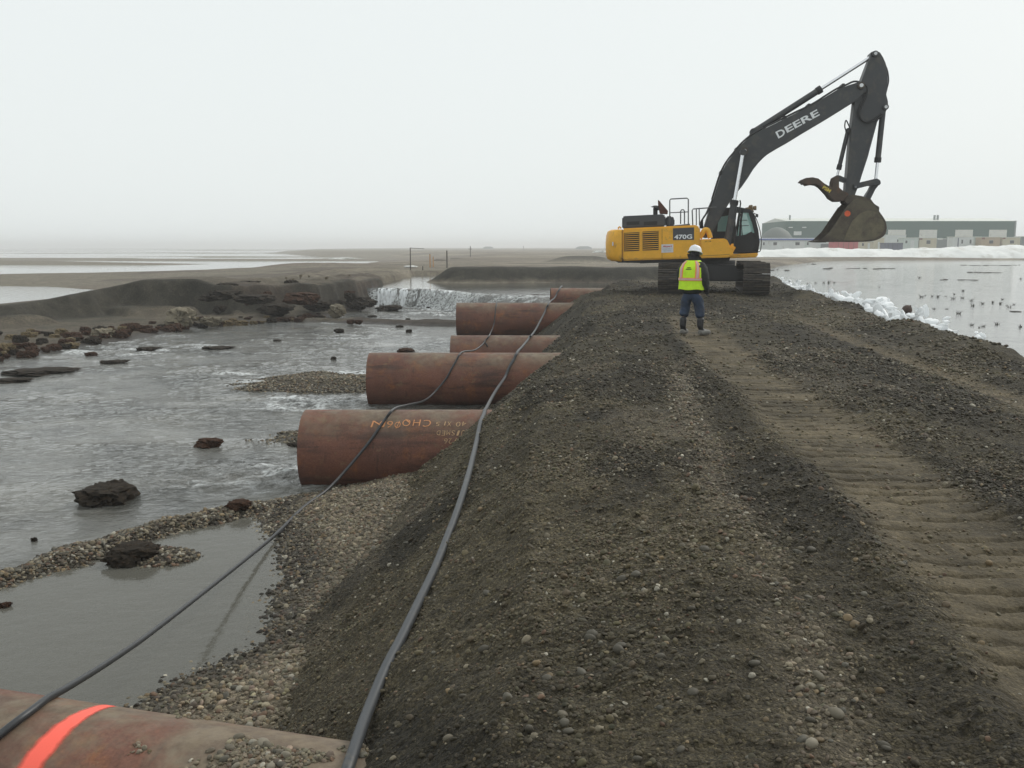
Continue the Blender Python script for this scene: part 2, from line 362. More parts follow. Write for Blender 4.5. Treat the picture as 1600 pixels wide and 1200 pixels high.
def grid_mesh(name, xs, ys, Z, keep=None):
    nx, ny = len(xs), len(ys)
    X, Y = np.meshgrid(xs, ys)
    V = np.stack([X.ravel(), Y.ravel(), Z.ravel()], 1)
    i = np.arange(nx * ny).reshape(ny, nx)
    q = np.stack([i[:-1, :-1].ravel(), i[:-1, 1:].ravel(), i[1:, 1:].ravel(), i[1:, :-1].ravel()], 1)
    if keep is not None: q = q[keep[q].any(1)]
    used = np.unique(q); rm = np.full(nx * ny, -1); rm[used] = np.arange(len(used))
    V = V[used]; q = rm[q]
    me = bpy.data.meshes.new(name); me.vertices.add(len(V)); me.vertices.foreach_set('co', V.ravel())
    me.loops.add(q.size); me.loops.foreach_set('vertex_index', q.ravel().astype(np.int32))
    me.polygons.add(len(q)); me.polygons.foreach_set('loop_start', np.arange(0, q.size, 4, dtype=np.int32))
    me.update(calc_edges=True); me.polygons.foreach_set('use_smooth', np.ones(len(q), bool))
    return me, used

def lin(r, g, b): return np.array(srgb(r, g, b)[:3])
def blend(c, col, k): return c * (1 - k[..., None]) + col * k[..., None]
C_ROAD, C_TREAD, C_PALE, C_WET = np.array([.047, .0385, .0225]), np.array([.100, .080, .049]), np.array([.145, .120, .083]), np.array([.034, .031, .024])
C_BEACH, C_CUT, C_TUNDRA, C_TAN, C_PEAT = np.array([.145, .125, .092]), np.array([.040, .036, .026]), np.array([.135, .110, .082]), np.array([.22, .19, .14]), np.array([.040, .030, .022])

def ground_colour(X, Y, h, d, dt, dg, isroad):
    c = np.empty(X.shape + (3,)); c[:] = C_BEACH
    c = blend(c, C_BEACH * np.array([.62, .60, .58]), sstep(64, 50, Y))
    n1 = fbm(X * .35, Y * .35, 40, 4); n2 = fbm(X * 1.6, Y * 1.6, 41, 4); n3 = fbm(X * .03, Y * .06, 42, 4)
    c = blend(c, C_TUNDRA, sstep(60, 75, Y) * sstep(-.1, .12, n3 + .1 * n1) * (X > -40))
    c = blend(c, C_TAN, sstep(70, 90, Y) * sstep(.06, .2, fbm(X * .05, Y * .15, 43, 4)) * (X > -40))
    c = blend(c, C_TUNDRA * .7, sstep(70, 90, Y) * sstep(.1, .2, fbm(X * .06, Y * .22, 44, 4)) * (X > -40))
    # darker colour along the face of the cut bank
    dj = cliff_d(X, Y); wid = np.interp(X, [-18, -15, -13], [1.3, .8, .45])
    face = (d > 0) * (Y < 62) * (dt < 30) * sstep(-.9, -.1, dj + .6 * n1) * (1 - sstep(wid, wid + .9, dj + .5 * n1))
    c = blend(c, C_CUT * .8, face * .92)
    c = blend(c, C_CUT * 1.6, (d > 0) * (Y < 62) * (dt < 30) * sstep(-5, -1.5, dj) * (1 - sstep(-.8, .2, dj)) * sstep(-.1, .2, n1) * .7)
    c = blend(c, C_PEAT, (d > 0) * (Y < 62) * np.exp(-(dt / 1.1) ** 2) * .8)
    tun = (d > 0) * (Y < 70) * (X > -15) * sstep(.02, .16, fbm(X * .45, Y * .45, 45, 4)) * (h > -1.0)
    c = blend(c, C_PEAT * 1.5, tun * .8)
    # berm across the channel is freshly dug
    c = blend(c, C_CUT * .85, ((Y > 62) & (Y < 74) & (X > -7.5) & (X < 13)) * sstep(-.72, -.45, h) * (1 - sstep(69.3, 70.5, Y)))
    c = blend(c, C_CUT, np.exp(-((X - 9.5) / 5) ** 4 - ((Y - 127) / 4) ** 2))
    # gravel flat
    near = (Y < 46) & (X < 4) & (X > -9)
    k = near * sstep(-.6, .1, dg)
    c = blend(c, C_PALE * .75, k * 1.0)
    c = blend(c, C_PALE, k * sstep(-.05, .18, fbm(X * .8, Y * .8, 46, 4) + .12 * np.clip((Y - 6) / 3, -1, 1)))
    c = blend(c, C_PALE * .55, near * (dg < 0) * np.ones_like(X))
    # ledges
    c = blend(c, C_PEAT * 1.2, ((Y > 38) & (Y < 50) & (X < 2) & (dt > 2.5) & (X > -12)) * (h < -1.3) * 1.0)
    # road
    r = isroad
    c = blend(c, C_ROAD, r)
    c = blend(c, C_ROAD * 1.45, r * sstep(.02, .2, n1) * .8)
    c = blend(c, C_ROAD * .5, r * sstep(.0, .16, fbm(X * .9, Y * .4, 47, 4)) * .85)
    c = blend(c, C_ROAD * .55, r * np.exp(-((X - (3.55 + .10 * Y)) / .42) ** 2) * .6 * (Y < 24))
    c = blend(c, C_ROAD * .55, r * np.exp(-((X - (1.25 + .10 * Y)) / .22) ** 2) * .6 * (Y < 24))
    c = blend(c, C_PALE * .62, r * sstep(.10, .25, fbm(X * 1.1 + 4, Y * .5, 48, 4)) * .55)
    win = np.exp(-((X - (.78 + .115 * Y) - .25 * fbm(Y * .8, 0 * Y, 49, 3)) / .14) ** 2) * (Y < 13)
    c = blend(c, C_PALE * .75, r * win * sstep(-.2, .1, n2) * .7)
    a, b, c1, c2 = tread(X, Y)
    c = blend(c, C_TREAD, r * np.maximum(a * np.clip(.72 + 1.2 * n2 + .6 * n1, .2, .95), b * np.clip(.95 + .8 * n2, .3, 1)))
    # wet line at the water
    wl = np.where(poly_sd(X, Y, UPPER) > 0, W_UP, W_LOW)
    wet = (1 - sstep(.03, .14, h - wl)) * (Y < 60)
    c = blend(c, c * .5, wet * .9)
    return c, wet

X, Y = np.meshgrid(xs, ys)
Z, D_, DT_, DG_, ISR = terrain(X, Y)
CC, WET = ground_colour(X, Y, Z, D_, DT_, DG_, ISR)
gm, used = grid_mesh('ground', xs, ys, Z)
def put_attr(me, name, arr):
    if arr.ndim == 2 and arr.shape[1] == 3:
        a = me.attributes.new(name, 'FLOAT_COLOR', 'POINT'); a.data.foreach_set('color', np.c_[arr, np.ones(len(arr))].astype(np.float32).ravel())
    else:
        a = me.attributes.new(name, 'FLOAT', 'POINT'); a.data.foreach_set('value', arr.astype(np.float32).ravel())
put_attr(gm, 'col', CC.reshape(-1, 3)[used]); put_attr(gm, 'wet', WET.ravel()[used])
put_attr(gm, 'grit', (1 - .75 * tread(X, Y)[0] * ISR).ravel()[used])

m, nt, p = nodes_of('ground_grit'); N, L = nt.nodes, nt.links
at_c = N.new('ShaderNodeAttribute'); at_c.attribute_name = 'col'
at_w = N.new('ShaderNodeAttribute'); at_w.attribute_name = 'wet'
at_g = N.new('ShaderNodeAttribute'); at_g.attribute_name = 'grit'
geo = N.new('ShaderNodeNewGeometry')
def vor(scale):
    v = N.new('ShaderNodeTexVoronoi'); v.inputs['Scale'].default_value = scale; L.new(geo.outputs['Position'], v.inputs['Vector']); return v
def noi(scale, detail=8, rough=.65):
    v = N.new('ShaderNodeTexNoise'); v.inputs['Scale'].default_value = scale; v.inputs['Detail'].default_value = detail; v.inputs['Roughness'].default_value = rough
    L.new(geo.outputs['Position'], v.inputs['Vector']); return v
def mrange(src, a, b, c, d):
    r = N.new('ShaderNodeMapRange'); r.inputs[1].default_value = a; r.inputs[2].default_value = b; r.inputs[3].default_value = c; r.inputs[4].default_value = d
    L.new(src, r.inputs[0]); return r.outputs[0]
def math_(op, a, b):
    r = N.new('ShaderNodeMath'); r.operation = op
    for i, s in enumerate((a, b)):
        if isinstance(s, (int, float)): r.inputs[i].default_value = s
        else: L.new(s, r.inputs[i])
    return r.outputs[0]
v1, v2 = vor(38), vor(105); n1, n2, n3 = noi(1.7), noi(14), noi(.25, 6)
sep1 = N.new('ShaderNodeSeparateColor'); L.new(v1.outputs['Color'], sep1.inputs[0])
sep2 = N.new('ShaderNodeSeparateColor'); L.new(v2.outputs['Color'], sep2.inputs[0])
g1 = mrange(sep1.outputs[0], 0, 1, .72, 1.32); g2 = mrange(sep2.outputs[1], 0, 1, .62, 1.45)
spk = mrange(sep2.outputs[0], .93, .97, 0, 1.6)               # scattered pale grains
gm_ = math_('MULTIPLY', g1, g2); gm_ = math_('ADD', gm_, spk)
gm_ = math_('ADD', math_('MULTIPLY', math_('SUBTRACT', gm_, 1.0), at_g.outputs['Fac']), 1.0)
nn = math_('MULTIPLY', mrange(n1.outputs[0], .3, .7, .62, 1.38), mrange(n2.outputs[0], .3, .7, .62, 1.38))
nn = math_('MULTIPLY', nn, mrange(n3.outputs[0], .3, .7, .85, 1.15))
tot = math_('MULTIPLY', gm_, nn)
mx = N.new('ShaderNodeMix'); mx.data_type = 'RGBA'; mx.blend_type = 'MULTIPLY'; mx.inputs[0].default_value = 1
L.new(at_c.outputs['Color'], mx.inputs[6]); L.new(tot, mx.inputs[7]); L.new(mx.outputs[2], p.inputs['Base Color'])
L.new(mrange(at_w.outputs['Fac'], 0, 1, .88, .42), p.inputs['Roughness']); p.inputs['Specular IOR Level'].default_value = .3
hgt = math_('ADD', math_('MULTIPLY', math_('MULTIPLY', v1.outputs['Distance'], -.9), at_g.outputs['Fac']), math_('MULTIPLY', n2.outputs[0], .8))
hgt = math_('ADD', hgt, math_('MULTIPLY', math_('MULTIPLY', v2.outputs['Distance'], -.35), at_g.outputs['Fac']))
bp = N.new('ShaderNodeBump'); bp.inputs['Strength'].default_value = 1.0; bp.inputs['Distance'].default_value = .03
L.new(hgt, bp.inputs['Height']); L.new(bp.outputs[0], p.inputs['Normal'])
M['ground'] = m
ground = link('ground', gm, M['ground']); tag(ground, 'dark gravel road berm, river banks and flats reaching the horizon', kind='structure')

# ------------------------------------------------------------------ water: lower stream, pool, sea and the flood above the fall in one surface
xw = axis_lines([(-4300, -600, 500, 150), (-600, -120, 60, 12), (-120, -40, 6, 1.2), (-40, -20, .6, .25), (-20, -9, .14, .11), (-9, 1, .07, .07), (1, 8, .2, .3), (8, 40, .4, .8), (40, 150, 2, 6), (150, 700, 12, 60), (700, 4300, 150, 500)])
yw = axis_lines([(-60, 0, 8, .5), (0, 5, .3, .1), (5, 14, .06, .07), (14, 30, .07, .13), (30, 60, .13, .25), (60, 75, .3, .5), (75, 200, .7, 4), (200, 700, 5, 40), (700, 4300, 60, 500)])
XW, YW = np.meshgrid(xw, yw)
su = poly_sd(XW, YW, UPPER)
dlip = poly_sd(XW, YW, LIP, False); ramp = np.interp(XW, [-8, -4, -1, 6], [.45, .9, 2.2, 2.6])
fall = sstep(0, 1, np.where(su > 0, 0, np.where(YW > 30, dlip / ramp, 5)))
pool = sstep(.1, -.9, poly_sd(XW, YW, [(-3.2, 12.5), (-4.2, 11.45), (-4.9, 10.6), (-5.3, 9.7), (-6.3, 9.0), (-8, 8.2), (-8, 3), (-1.5, 3), (-1.5, 12)]))   # 0 in the pool, 1 outside
flow = pool * (su < 0) * sstep(70, 50, YW) * (XW > -26)
ZW = W_UP + (W_LOW - W_UP) * fall
rip = .11 * fbm(XW * .9 + YW * .25, YW * 1.5, 60, 3) + .085 * fbm(XW * 2.6 + YW * .6, YW * 4.2, 61, 3) + .04 * fbm(XW * 6, YW * 8, 62, 2)
mouth = np.zeros_like(XW)
for ux, uy in ((-3.9, 14.0), (-4.2, 21.2), (-3.4, 26)):
    mouth += np.exp(-((XW - ux) / 1.5) ** 2 - ((YW - uy) / .9) ** 2)
chop = np.exp(-((dlip - 1.2) / 1.9) ** 2) * (su < 0) * (YW > 40)
turb = np.clip(.55 + 1.1 * fbm(XW * .22, YW * .22, 63, 3) * 2, .15, 1.3) + 1.1 * mouth + 1.6 * chop
ZW = ZW + rip * flow * turb + .012 * fbm(XW * 1.5, YW * 2.5, 64, 3) * (su > 0) * (YW < 120) + .12 * mouth * flow * np.clip(XW * 0 + 1, 0, 1) * .6
ramp_mask = (fall > .02) * (fall < .98)
ZW = ZW + ramp_mask * (.07 * fbm(XW * 2.2, YW * 2.2, 65, 3))
crest = sstep(.07, .19, fbm(XW * .9 + YW * .25, YW * 1.5, 60, 3) + .6 * fbm(XW * 2.6 + YW * .6, YW * 4.2, 61, 3) * .7)
FX = np.interp(XW, [-8, -5.6, -4.8, -3.6, -2.6, 6], [.25, .2, .9, .85, .25, .05])
foam = np.clip(flow * (crest * sstep(.45, 1.1, turb) * 1.0 + .7 * np.clip(mouth, 0, 1) * sstep(-.1, .2, fbm(XW * 3, YW * 4, 69, 3)) + .5 * sstep(.12, .2, fbm(XW * .5, YW * .9, 66, 4)) * sstep(.9, 1.3, turb)) + 1.25 * ramp_mask * (.35 + fbm(XW * 4, YW * 1.2, 67, 3)) * FX + .75 * FX * chop * sstep(-.15, .2, fbm(XW * 1.3, YW * 2.3, 68, 3)), 0, 1)
wm, usedw = grid_mesh('water', xw, yw, ZW)
put_attr(wm, 'foam', foam.ravel()[usedw]); put_attr(wm, 'flow', (flow * np.clip(turb, 0, 1.6)).ravel()[usedw]); put_attr(wm, 'still', (1 - pool).ravel()[usedw])
m, nt, p = nodes_of('water_murky'); N, L = nt.nodes, nt.links
geo = N.new('ShaderNodeNewGeometry')
aF = N.new('ShaderNodeAttribute'); aF.attribute_name = 'foam'; aW = N.new('ShaderNodeAttribute'); aW.attribute_name = 'flow'; aS = N.new('ShaderNodeAttribute'); aS.attribute_name = 'still'
mp = N.new('ShaderNodeMapping'); mp.inputs['Scale'].default_value = (1, 1.25, 1); L.new(geo.outputs['Position'], mp.inputs['Vector'])
def noi2(scale, detail=5):
    v = N.new('ShaderNodeTexNoise'); v.inputs['Scale'].default_value = scale; v.inputs['Detail'].default_value = detail; v.inputs['Roughness'].default_value = .6
    L.new(mp.outputs[0], v.inputs['Vector']); return v.outputs[0]
w1, w2, w3 = noi2(1.7), noi2(5.5), noi2(.5)
hh = math_('MULTIPLY', math_('ADD', math_('MULTIPLY', w1, .8), math_('MULTIPLY', w2, .42)), math_('ADD', math_('MULTIPLY', aW.outputs['Fac'], 1.0), .035))
bp = N.new('ShaderNodeBump'); bp.inputs['Strength'].default_value = 1.0; bp.inputs['Distance'].default_value = .30
L.new(hh, bp.inputs['Height']); L.new(bp.outputs[0], p.inputs['Normal'])
fk = math_('MULTIPLY', aF.outputs['Fac'], mrange(noi2(9), .38, .62, .0, 1.5))
mr_ = N.new('ShaderNodeMath'); mr_.operation = 'MINIMUM'; mr_.inputs[1].default_value = 1; L.new(fk, mr_.inputs[0])
cm = N.new('ShaderNodeMix'); cm.data_type = 'RGBA'; L.new(mr_.outputs[0], cm.inputs[0])
bc = N.new('ShaderNodeMix'); bc.data_type = 'RGBA'; L.new(mrange(w3, .35, .65, 0, 1), bc.inputs[0]); bc.inputs[6].default_value = (.050, .050, .044, 1); bc.inputs[7].default_value = (.15, .146, .130, 1)
sb = N.new('ShaderNodeMix'); sb.data_type = 'RGBA'; L.new(aS.outputs['Fac'], sb.inputs[0]); L.new(bc.outputs[2], sb.inputs[6]); sb.inputs[7].default_value = (.14, .136, .116, 1)
L.new(sb.outputs[2], cm.inputs[6]); cm.inputs[7].default_value = (.68, .70, .70, 1)
L.new(cm.outputs[2], p.inputs['Base Color'])
L.new(mrange(mr_.outputs[0], 0, 1, .04, .8), p.inputs['Roughness']); p.inputs['IOR'].default_value = 1.333
L.new(mrange(aS.outputs['Fac'], 0, 1, .97, .72), p.inputs['Alpha'])
M['water'] = m
water = link('water', wm, M['water']); tag(water, 'grey rippled stream, still pool, open sea and flooded ground', kind='structure')
# ------------------------------------------------------------------ culvert pipes
def hz_(x, y): return float(terrain(np.array([x]), np.array([y]))[0][0])
def hit(u, v, far=60):                 # where that line of sight meets the ground
    r = ray(u, v); t = np.linspace(2, far, 3000); P = np.outer(t, np.array(r)) + np.array([0, 0, CAMZ])
    hh_ = terrain(P[:, 0], P[:, 1])[0]; k = np.argmax(P[:, 2] < hh_); return Vector(P[k])
R_PIPE = .61
def pipe_mat(name, mx0, mx1, mud):
    global N, L
    m, nt, p = nodes_of(name); N, L = nt.nodes, nt.links
    tc = N.new('ShaderNodeTexCoord'); oi = N.new('ShaderNodeObjectInfo')
    def vadd(v, s):
        a = N.new('ShaderNodeVectorMath'); a.operation = 'ADD'; L.new(v, a.inputs[0])
        cx = N.new('ShaderNodeCombineXYZ'); mm = N.new('ShaderNodeMath'); mm.operation = 'MULTIPLY'; mm.inputs[1].default_value = 37.0
        L.new(oi.outputs['Random'], mm.inputs[0]); L.new(mm.outputs[0], cx.inputs[0]); L.new(cx.outputs[0], a.inputs[1]); return a.outputs[0]
    pos = vadd(tc.outputs['Object'], 1)
    def nz(scale, det=8, ro=.65, stretch=None):
        v = N.new('ShaderNodeTexNoise'); v.inputs['Scale'].default_value = scale; v.inputs['Detail'].default_value = det; v.inputs['Roughness'].default_value = ro
        if stretch:
            mpp = N.new('ShaderNodeMapping'); mpp.inputs['Scale'].default_value = stretch; L.new(pos, mpp.inputs[0]); L.new(mpp.outputs[0], v.inputs['Vector'])
        else: L.new(pos, v.inputs['Vector'])
        return v.outputs[0]
    def cmix(k, a, b, bt='MIX'):
        x = N.new('ShaderNodeMix'); x.data_type = 'RGBA'; x.blend_type = bt
        for i, s in ((0, k), (6, a), (7, b)):
            if isinstance(s, (tuple, int, float)): x.inputs[i].default_value = s
            else: L.new(s, x.inputs[i])
        return x.outputs[2]
    c = cmix(mrange(nz(.9), .38, .62, 0, 1), (.175, .074, .048, 1), (.110, .052, .038, 1))
    c = cmix(mrange(nz(1.7, 10, .72), .54, .66, 0, .9), c, (.24, .092, .034, 1))
    c = cmix(mrange(nz(4.0, 10, .75), .56, .68, 0, .75), c, (.20, .145, .085, 1))
    c = cmix(mrange(nz(1.6, 9, .62, (.45, 3, 3)), .52, .66, 0, .8), c, (.050, .029, .024, 1))
    c = cmix(mrange(nz(9, 6, .7, (1, .25, .25)), .60, .70, 0, .55), c, (.040, .026, .022, 1))
    c = cmix(1.0, c, mrange(nz(45, 5, .7), .3, .7, .68, 1.32), 'MULTIPLY')
    # dried mud lies on the upper side, on the tipped-gravel end most of all
    ge = N.new('ShaderNodeNewGeometry'); sx_ = N.new('ShaderNodeSeparateXYZ'); L.new(ge.outputs['Normal'], sx_.inputs[0])
    ob = N.new('ShaderNodeSeparateXYZ'); L.new(tc.outputs['Object'], ob.inputs[0])
    mudn = math_('ADD', math_('MULTIPLY', nz(1.3, 9, .68), 1.0), mrange(ob.outputs[0], mx0, mx1, 0, mud))
    upk = math_('MULTIPLY', mrange(sx_.outputs[2], .35, .95, 0, 1), mrange(mudn, .42, .60, .05, .95))
    c = cmix(upk, c, cmix(mrange(nz(7, 8, .7), .4, .6, 0, 1), (.20, .160, .110, 1), (.125, .094, .066, 1)))
    L.new(c, p.inputs['Base Color']); L.new(mrange(nz(8), .3, .7, .5, .85), p.inputs['Roughness']); p.inputs['Specular IOR Level'].default_value = .35
    bp = N.new('ShaderNodeBump'); bp.inputs['Strength'].default_value = .25; bp.inputs['Distance'].default_value = .01; L.new(nz(60, 6), bp.inputs['Height']); L.new(bp.outputs[0], p.inputs['Normal'])
    return m
M['pipe'] = pipe_mat('rusty_steel_pipe', 2.0, 4.5, .06); M['pipe_muddy'] = pipe_mat('rusty_steel_pipe_with_mud', 2.4, 3.9, .24)

def pipe_me(L_, r=R_PIPE, t=.016, seg=72):
    bm = bmesh.new(); R = []
    for x, rr in ((0, r - t), (0, r - .004), (.004, r), (L_ * .3, r), (L_ * .6, r), (L_, r), (L_, r - t), (L_ * .5, r - t)):
        R.append([bm.verts.new((x, rr * math.cos(2 * math.pi * k / seg), rr * math.sin(2 * math.pi * k / seg))) for k in range(seg)])
    for i in range(len(R)):
        a, b = R[i], R[(i + 1) % len(R)]
        for k in range(seg): bm.faces.new((a[k], a[(k + 1) % seg], b[(k + 1) % seg], b[k]))
    bmesh.ops.recalc_face_normals(bm, faces=bm.faces)
    me = mesh_of(bm); smooth_angle(me, 40); return me
PIPES = {}
# nearest pipe: its upper outline fixes direction and place
r1, r2 = ray(0, 1076), ray(600, 1166); nn_ = r1.cross(r2).normalized()
if nn_.z < 0: nn_ = -nn_
ax = nn_.cross(Vector((0, 0, 1))).normalized()
if ax.x < 0: ax = -ax
zc = -1.30
# point at X=-4.6 whose distance below that sight plane is the radius
xx = -4.4
yy = (-R_PIPE - nn_.x * xx - nn_.z * (zc - CAMZ)) / nn_.y
pipe_specs = [((xx, yy, zc), math.atan2(ax.y, ax.x), 12.0, 'rusty pipe with fluorescent orange painted ring in the bottom left corner')]
def from_outline(ul, vt, Yd, lab, yaw=0.0, L_=12.0):
    phi = PITCH + math.atan((vt - 600) / F) + math.asin(R_PIPE / Yd)
    y = Yd * math.cos(phi); z = CAMZ - Yd * math.sin(phi)
    x = (ul - 800) / F * (Yd * 1.0)
    pipe_specs.append(((x, y, z), yaw, L_, lab))
from_outline(479, 640, 14.24, 'rusty pipe with upside down chalk lettering on its side')
from_outline(578, 551, 21.3, 'long rusty pipe with ochre stains behind the lettered pipe')
from_outline(705, 524, 27.0, 'rusty pipe of which only a low strip shows behind the ochre stained pipe')
from_outline(714, 473, 34.5, 'plain rusty pipe nearest the waterfall with a cable over its middle')
from_outline(860, 450, 41.0, 'farthest rusty pipe ending at the dug channel', L_=5.5)
for i, (loc, yaw, L_, lab) in enumerate(pipe_specs):
    o = link('steel_pipe', pipe_me(L_), M['pipe'] if i else M['pipe_muddy']); o.location = loc; o.rotation_euler = (0, 0, yaw)
    tag(o, lab, 'pipe', 'culvert pipes under the gravel road'); PIPES[i] = o
# orange ring sprayed round the near pipe
bm = bmesh.new(); seg = 96; rings = []
t_ring = None
best = 1e9
for k in range(400):
    s = k * .01; P_ = Vector(pipe_specs[0][0]) + ax * s + (Vector((0, 0, 1)) * R_PIPE)
    q = P_ - Vector((0, 0, CAMZ)); dep = q.y * CP - q.z * SP; u = 800 + F * q.x / dep
    if abs(u - 118) < best: best = abs(u - 118); t_ring = s
NA = 64
for j in range(7):
    row = []
    for k in range(NA + 1):
        th = -.45 + 2.9 * k / NA                       # from the far side over the top towards the camera
        wd = .045 + .045 * min(1, max(0, (th + .45) / .9)); xc_ = t_ring - .02 * (1 - math.cos(th + .5))
        x_ = xc_ + (j / 6 - .5) * 2 * wd; r_ = R_PIPE + .0025
        row.append(bm.verts.new((x_, -r_ * math.sin(th), r_ * math.cos(th))))
    rings.append(row)
uvl = bm.loops.layers.uv.new('UVMap')
for j in range(6):
    for k in range(NA):
        f_ = bm.faces.new((rings[j][k], rings[j][k + 1], rings[j + 1][k + 1], rings[j + 1][k]))
        for lo_, (a_, b_) in zip(f_.loops, ((j, k), (j, k + 1), (j + 1, k + 1), (j + 1, k))): lo_[uvl].uv = (a_ / 6, b_ / NA)
bmesh.ops.recalc_face_normals(bm, faces=bm.faces)
me = mesh_of(bm); smooth_angle(me, 60)
m, nt, p = nodes_of('fluorescent_orange_spray'); N, L = nt.nodes, nt.links
tc = N.new('ShaderNodeTexCoord'); v = N.new('ShaderNodeTexNoise'); v.inputs['Scale'].default_value = 14; v.inputs['Detail'].default_value = 8; L.new(tc.outputs['Object'], v.inputs['Vector'])
sx_ = N.new('ShaderNodeSeparateXYZ'); L.new(tc.outputs['UV'], sx_.inputs[0])
dx = math_('ABSOLUTE', math_('SUBTRACT', sx_.outputs[0], .5), 0)
L.new(mrange(math_('ADD', dx, math_('MULTIPLY', v.outputs[0], .28)), .38, .60, 1, 0), p.inputs['Alpha'])
p.inputs['Base Color'].default_value = (.95, .125, .08, 1); p.inputs['Roughness'].default_value = .5
M['ring'] = m
link('painted_ring', me, M['ring'], PIPES[0])['label'] = 'fluorescent orange sprayed ring'
# chalk lettering, upside down as the pipe was rolled
M['chalk'] = mat('orange_chalk_lettering', (.55, .25, .11, 1), .8, var=.3, scale=30)
M['chalk2'] = mat('pale_yellow_chalk_lettering', (.46, .30, .16, 1), .8, var=.3, scale=30)
def chalk(s, u_right, v_c, size, m_, width_px):
    """text laid round the pipe, turned 180 degrees, starting at its right end"""
    me = text_me(s, 1.0, 0.0, shear=.1, offset=-.008)
    xs_ = [v.co.x for v in me.vertices]; w = max(xs_) - min(xs_); x0 = min(xs_)
    loc = Vector(pipe_specs[1][0]); Yd = 13.75
    xr = (u_right - 800) / F * Yd * 1.005 - loc.x; wl_ = width_px / F * Yd
    # angle round the pipe of the text's middle
    phi = PITCH + math.atan((v_c - 600) / F); dz = CAMZ - math.tan(phi) * 13.45 - loc.z
    th = math.asin(max(-1, min(1, dz / R_PIPE)))
    r = R_PIPE + .009
    def f(co):
        X_ = xr - (co.x - x0) / w * wl_
        a = th - (co.y - .35) * size / R_PIPE
        return Vector((X_, -r * math.cos(a), r * math.sin(a)))
    map_me(me, f)
    bm = bmesh.new(); bm.from_mesh(me); bmesh.ops.recalc_face_normals(bm, faces=bm.faces); bm.to_mesh(me); bm.free()
    return link('chalk_lettering', me, m_, PIPES[1])
def word(t, u_right, v_c, size, m_, width_px):
    w = width_px / len(t)
    for i, ch in enumerate(t):
        if ch in 'Q\u00d8':
            chalk('/' if ch != 'Q' else '\\', u_right - i * w - w * (.1 if ch != 'Q' else .05), v_c - (2.5 if ch == 'Q' else 0), size * (1.25 if ch != 'Q' else .5), m_, w * .5); ch = 'O'
        chalk(ch, u_right - i * w, v_c + RNG.uniform(-.6, .6), size * RNG.uniform(.92, 1.08), m_, w * (.78 if ch not in '1J' else .35))
word('N', 604, 664, .17, M['chalk'], 30); word('\u00d860', 627, 665, .17, M['chalk'], 36); word('CHQ', 674, 663, .19, M['chalk'], 48)
word('40', 729, 664, .12, M['chalk2'], 18); word('X15', 706, 664, .12, M['chalk2'], 26); word('QUISMED', 735, 676, .12, M['chalk2'], 53); word('5726', 722, 687, .11, M['chalk2'], 28); word('J', 730, 687, .11, M['chalk'], 6)
bmk = bmesh.new()
for i in range(3):
    a = .60 + i * .07
    for (x0, x1) in ((3.62, 3.67),):
        q = [bmk.verts.new((x, -(R_PIPE + .003) * math.cos(b), (R_PIPE + .003) * math.sin(b))) for x, b in ((x0, a), (x1, a), (x1 + .01, a + .07), (x0 + .012, a + .07))]
        bmk.faces.new(q)
link('chalk_dash', mesh_of(bmk), M['orange_mark'], PIPES[1])

# ------------------------------------------------------------------ hose and cable
def on_pipe(i, u, v, lift):            # first point of that line of sight on a pipe, pushed out by lift
    loc, yaw, L_, _ = pipe_specs[i]; a = Vector((math.cos(yaw), math.sin(yaw), 0)); c0 = Vector(loc)
    r = ray(u, v).normalized(); o_ = Vector((0, 0, CAMZ)) - c0
    r_ = r - a * r.dot(a); o2 = o_ - a * o_.dot(a)
    A, B, C_ = r_.dot(r_), 2 * r_.dot(o2), o2.dot(o2) - R_PIPE ** 2
    disc = B * B - 4 * A * C_
    t = (-B - math.sqrt(disc)) / (2 * A) if disc > 0 else -B / (2 * A)
    P_ = Vector((0, 0, CAMZ)) + r * t
    q = P_ - c0; q = q - a * q.dot(a)
    return P_ - q + q.normalized() * (R_PIPE + lift)
def hitl(u, v, lift): return hit(u, v) + Vector((0, 0, lift))
rb = .031
def clear_of(pts, r_):
    out = []
    for P_ in pts:
        P_ = P_.copy()
        for (loc, yaw, L_, _) in pipe_specs:
            a = Vector((math.cos(yaw), math.sin(yaw), 0)); q = P_ - Vector(loc); s_ = q.dot(a); q = q - a * s_
            if 0 < s_ < L_ and q.length < R_PIPE + r_: P_ += q.normalized() * (R_PIPE + r_ - q.length)
        out.append(P_)
    g_ = terrain(np.array([p_.x for p_ in out]), np.array([p_.y for p_ in out]))[0] + r_ * .6
    for p_, g in zip(out, g_): p_.z = max(p_.z, float(g))
    for _ in range(3): out = [out[0]] + [out[i - 1] * .25 + out[i] * .5 + out[i + 1] * .25 for i in range(1, len(out) - 1)] + [out[-1]]
    return out
Bp = [on_pipe(0, 520, 1290, rb), on_pipe(0, 548, 1198, rb), hitl(585, 1100, .05), hitl(640, 980, rb + .01), hitl(690, 870, rb), hitl(727, 765, rb), hitl(745, 695, rb + .01),
      on_pipe(1, 757, 650, rb), at_y(763, 632, 15.8), at_y(775, 610, 19.0), on_pipe(2, 790, 588, rb), on_pipe(2, 803, 563, rb), on_pipe(2, 809, 551.5, rb), at_y(815, 543, 23.5), on_pipe(3, 826, 531, rb), on_pipe(3, 831, 525, rb),
      at_y(838, 513, 30.5), on_pipe(4, 852, 487, rb), on_pipe(4, 857, 476, rb), at_y(861, 470, 38), on_pipe(5, 868, 464, rb), on_pipe(5, 875, 451, rb), at_y(878, 447, 43.5)]
o = link('rubber_hose', tube_me(clear_of(catmull(Bp, 10), rb), rb, 14), M['hose']); tag(o, 'thick grey rubber hose lying down the berm slope across all the pipes', 'hose')
ra = .021
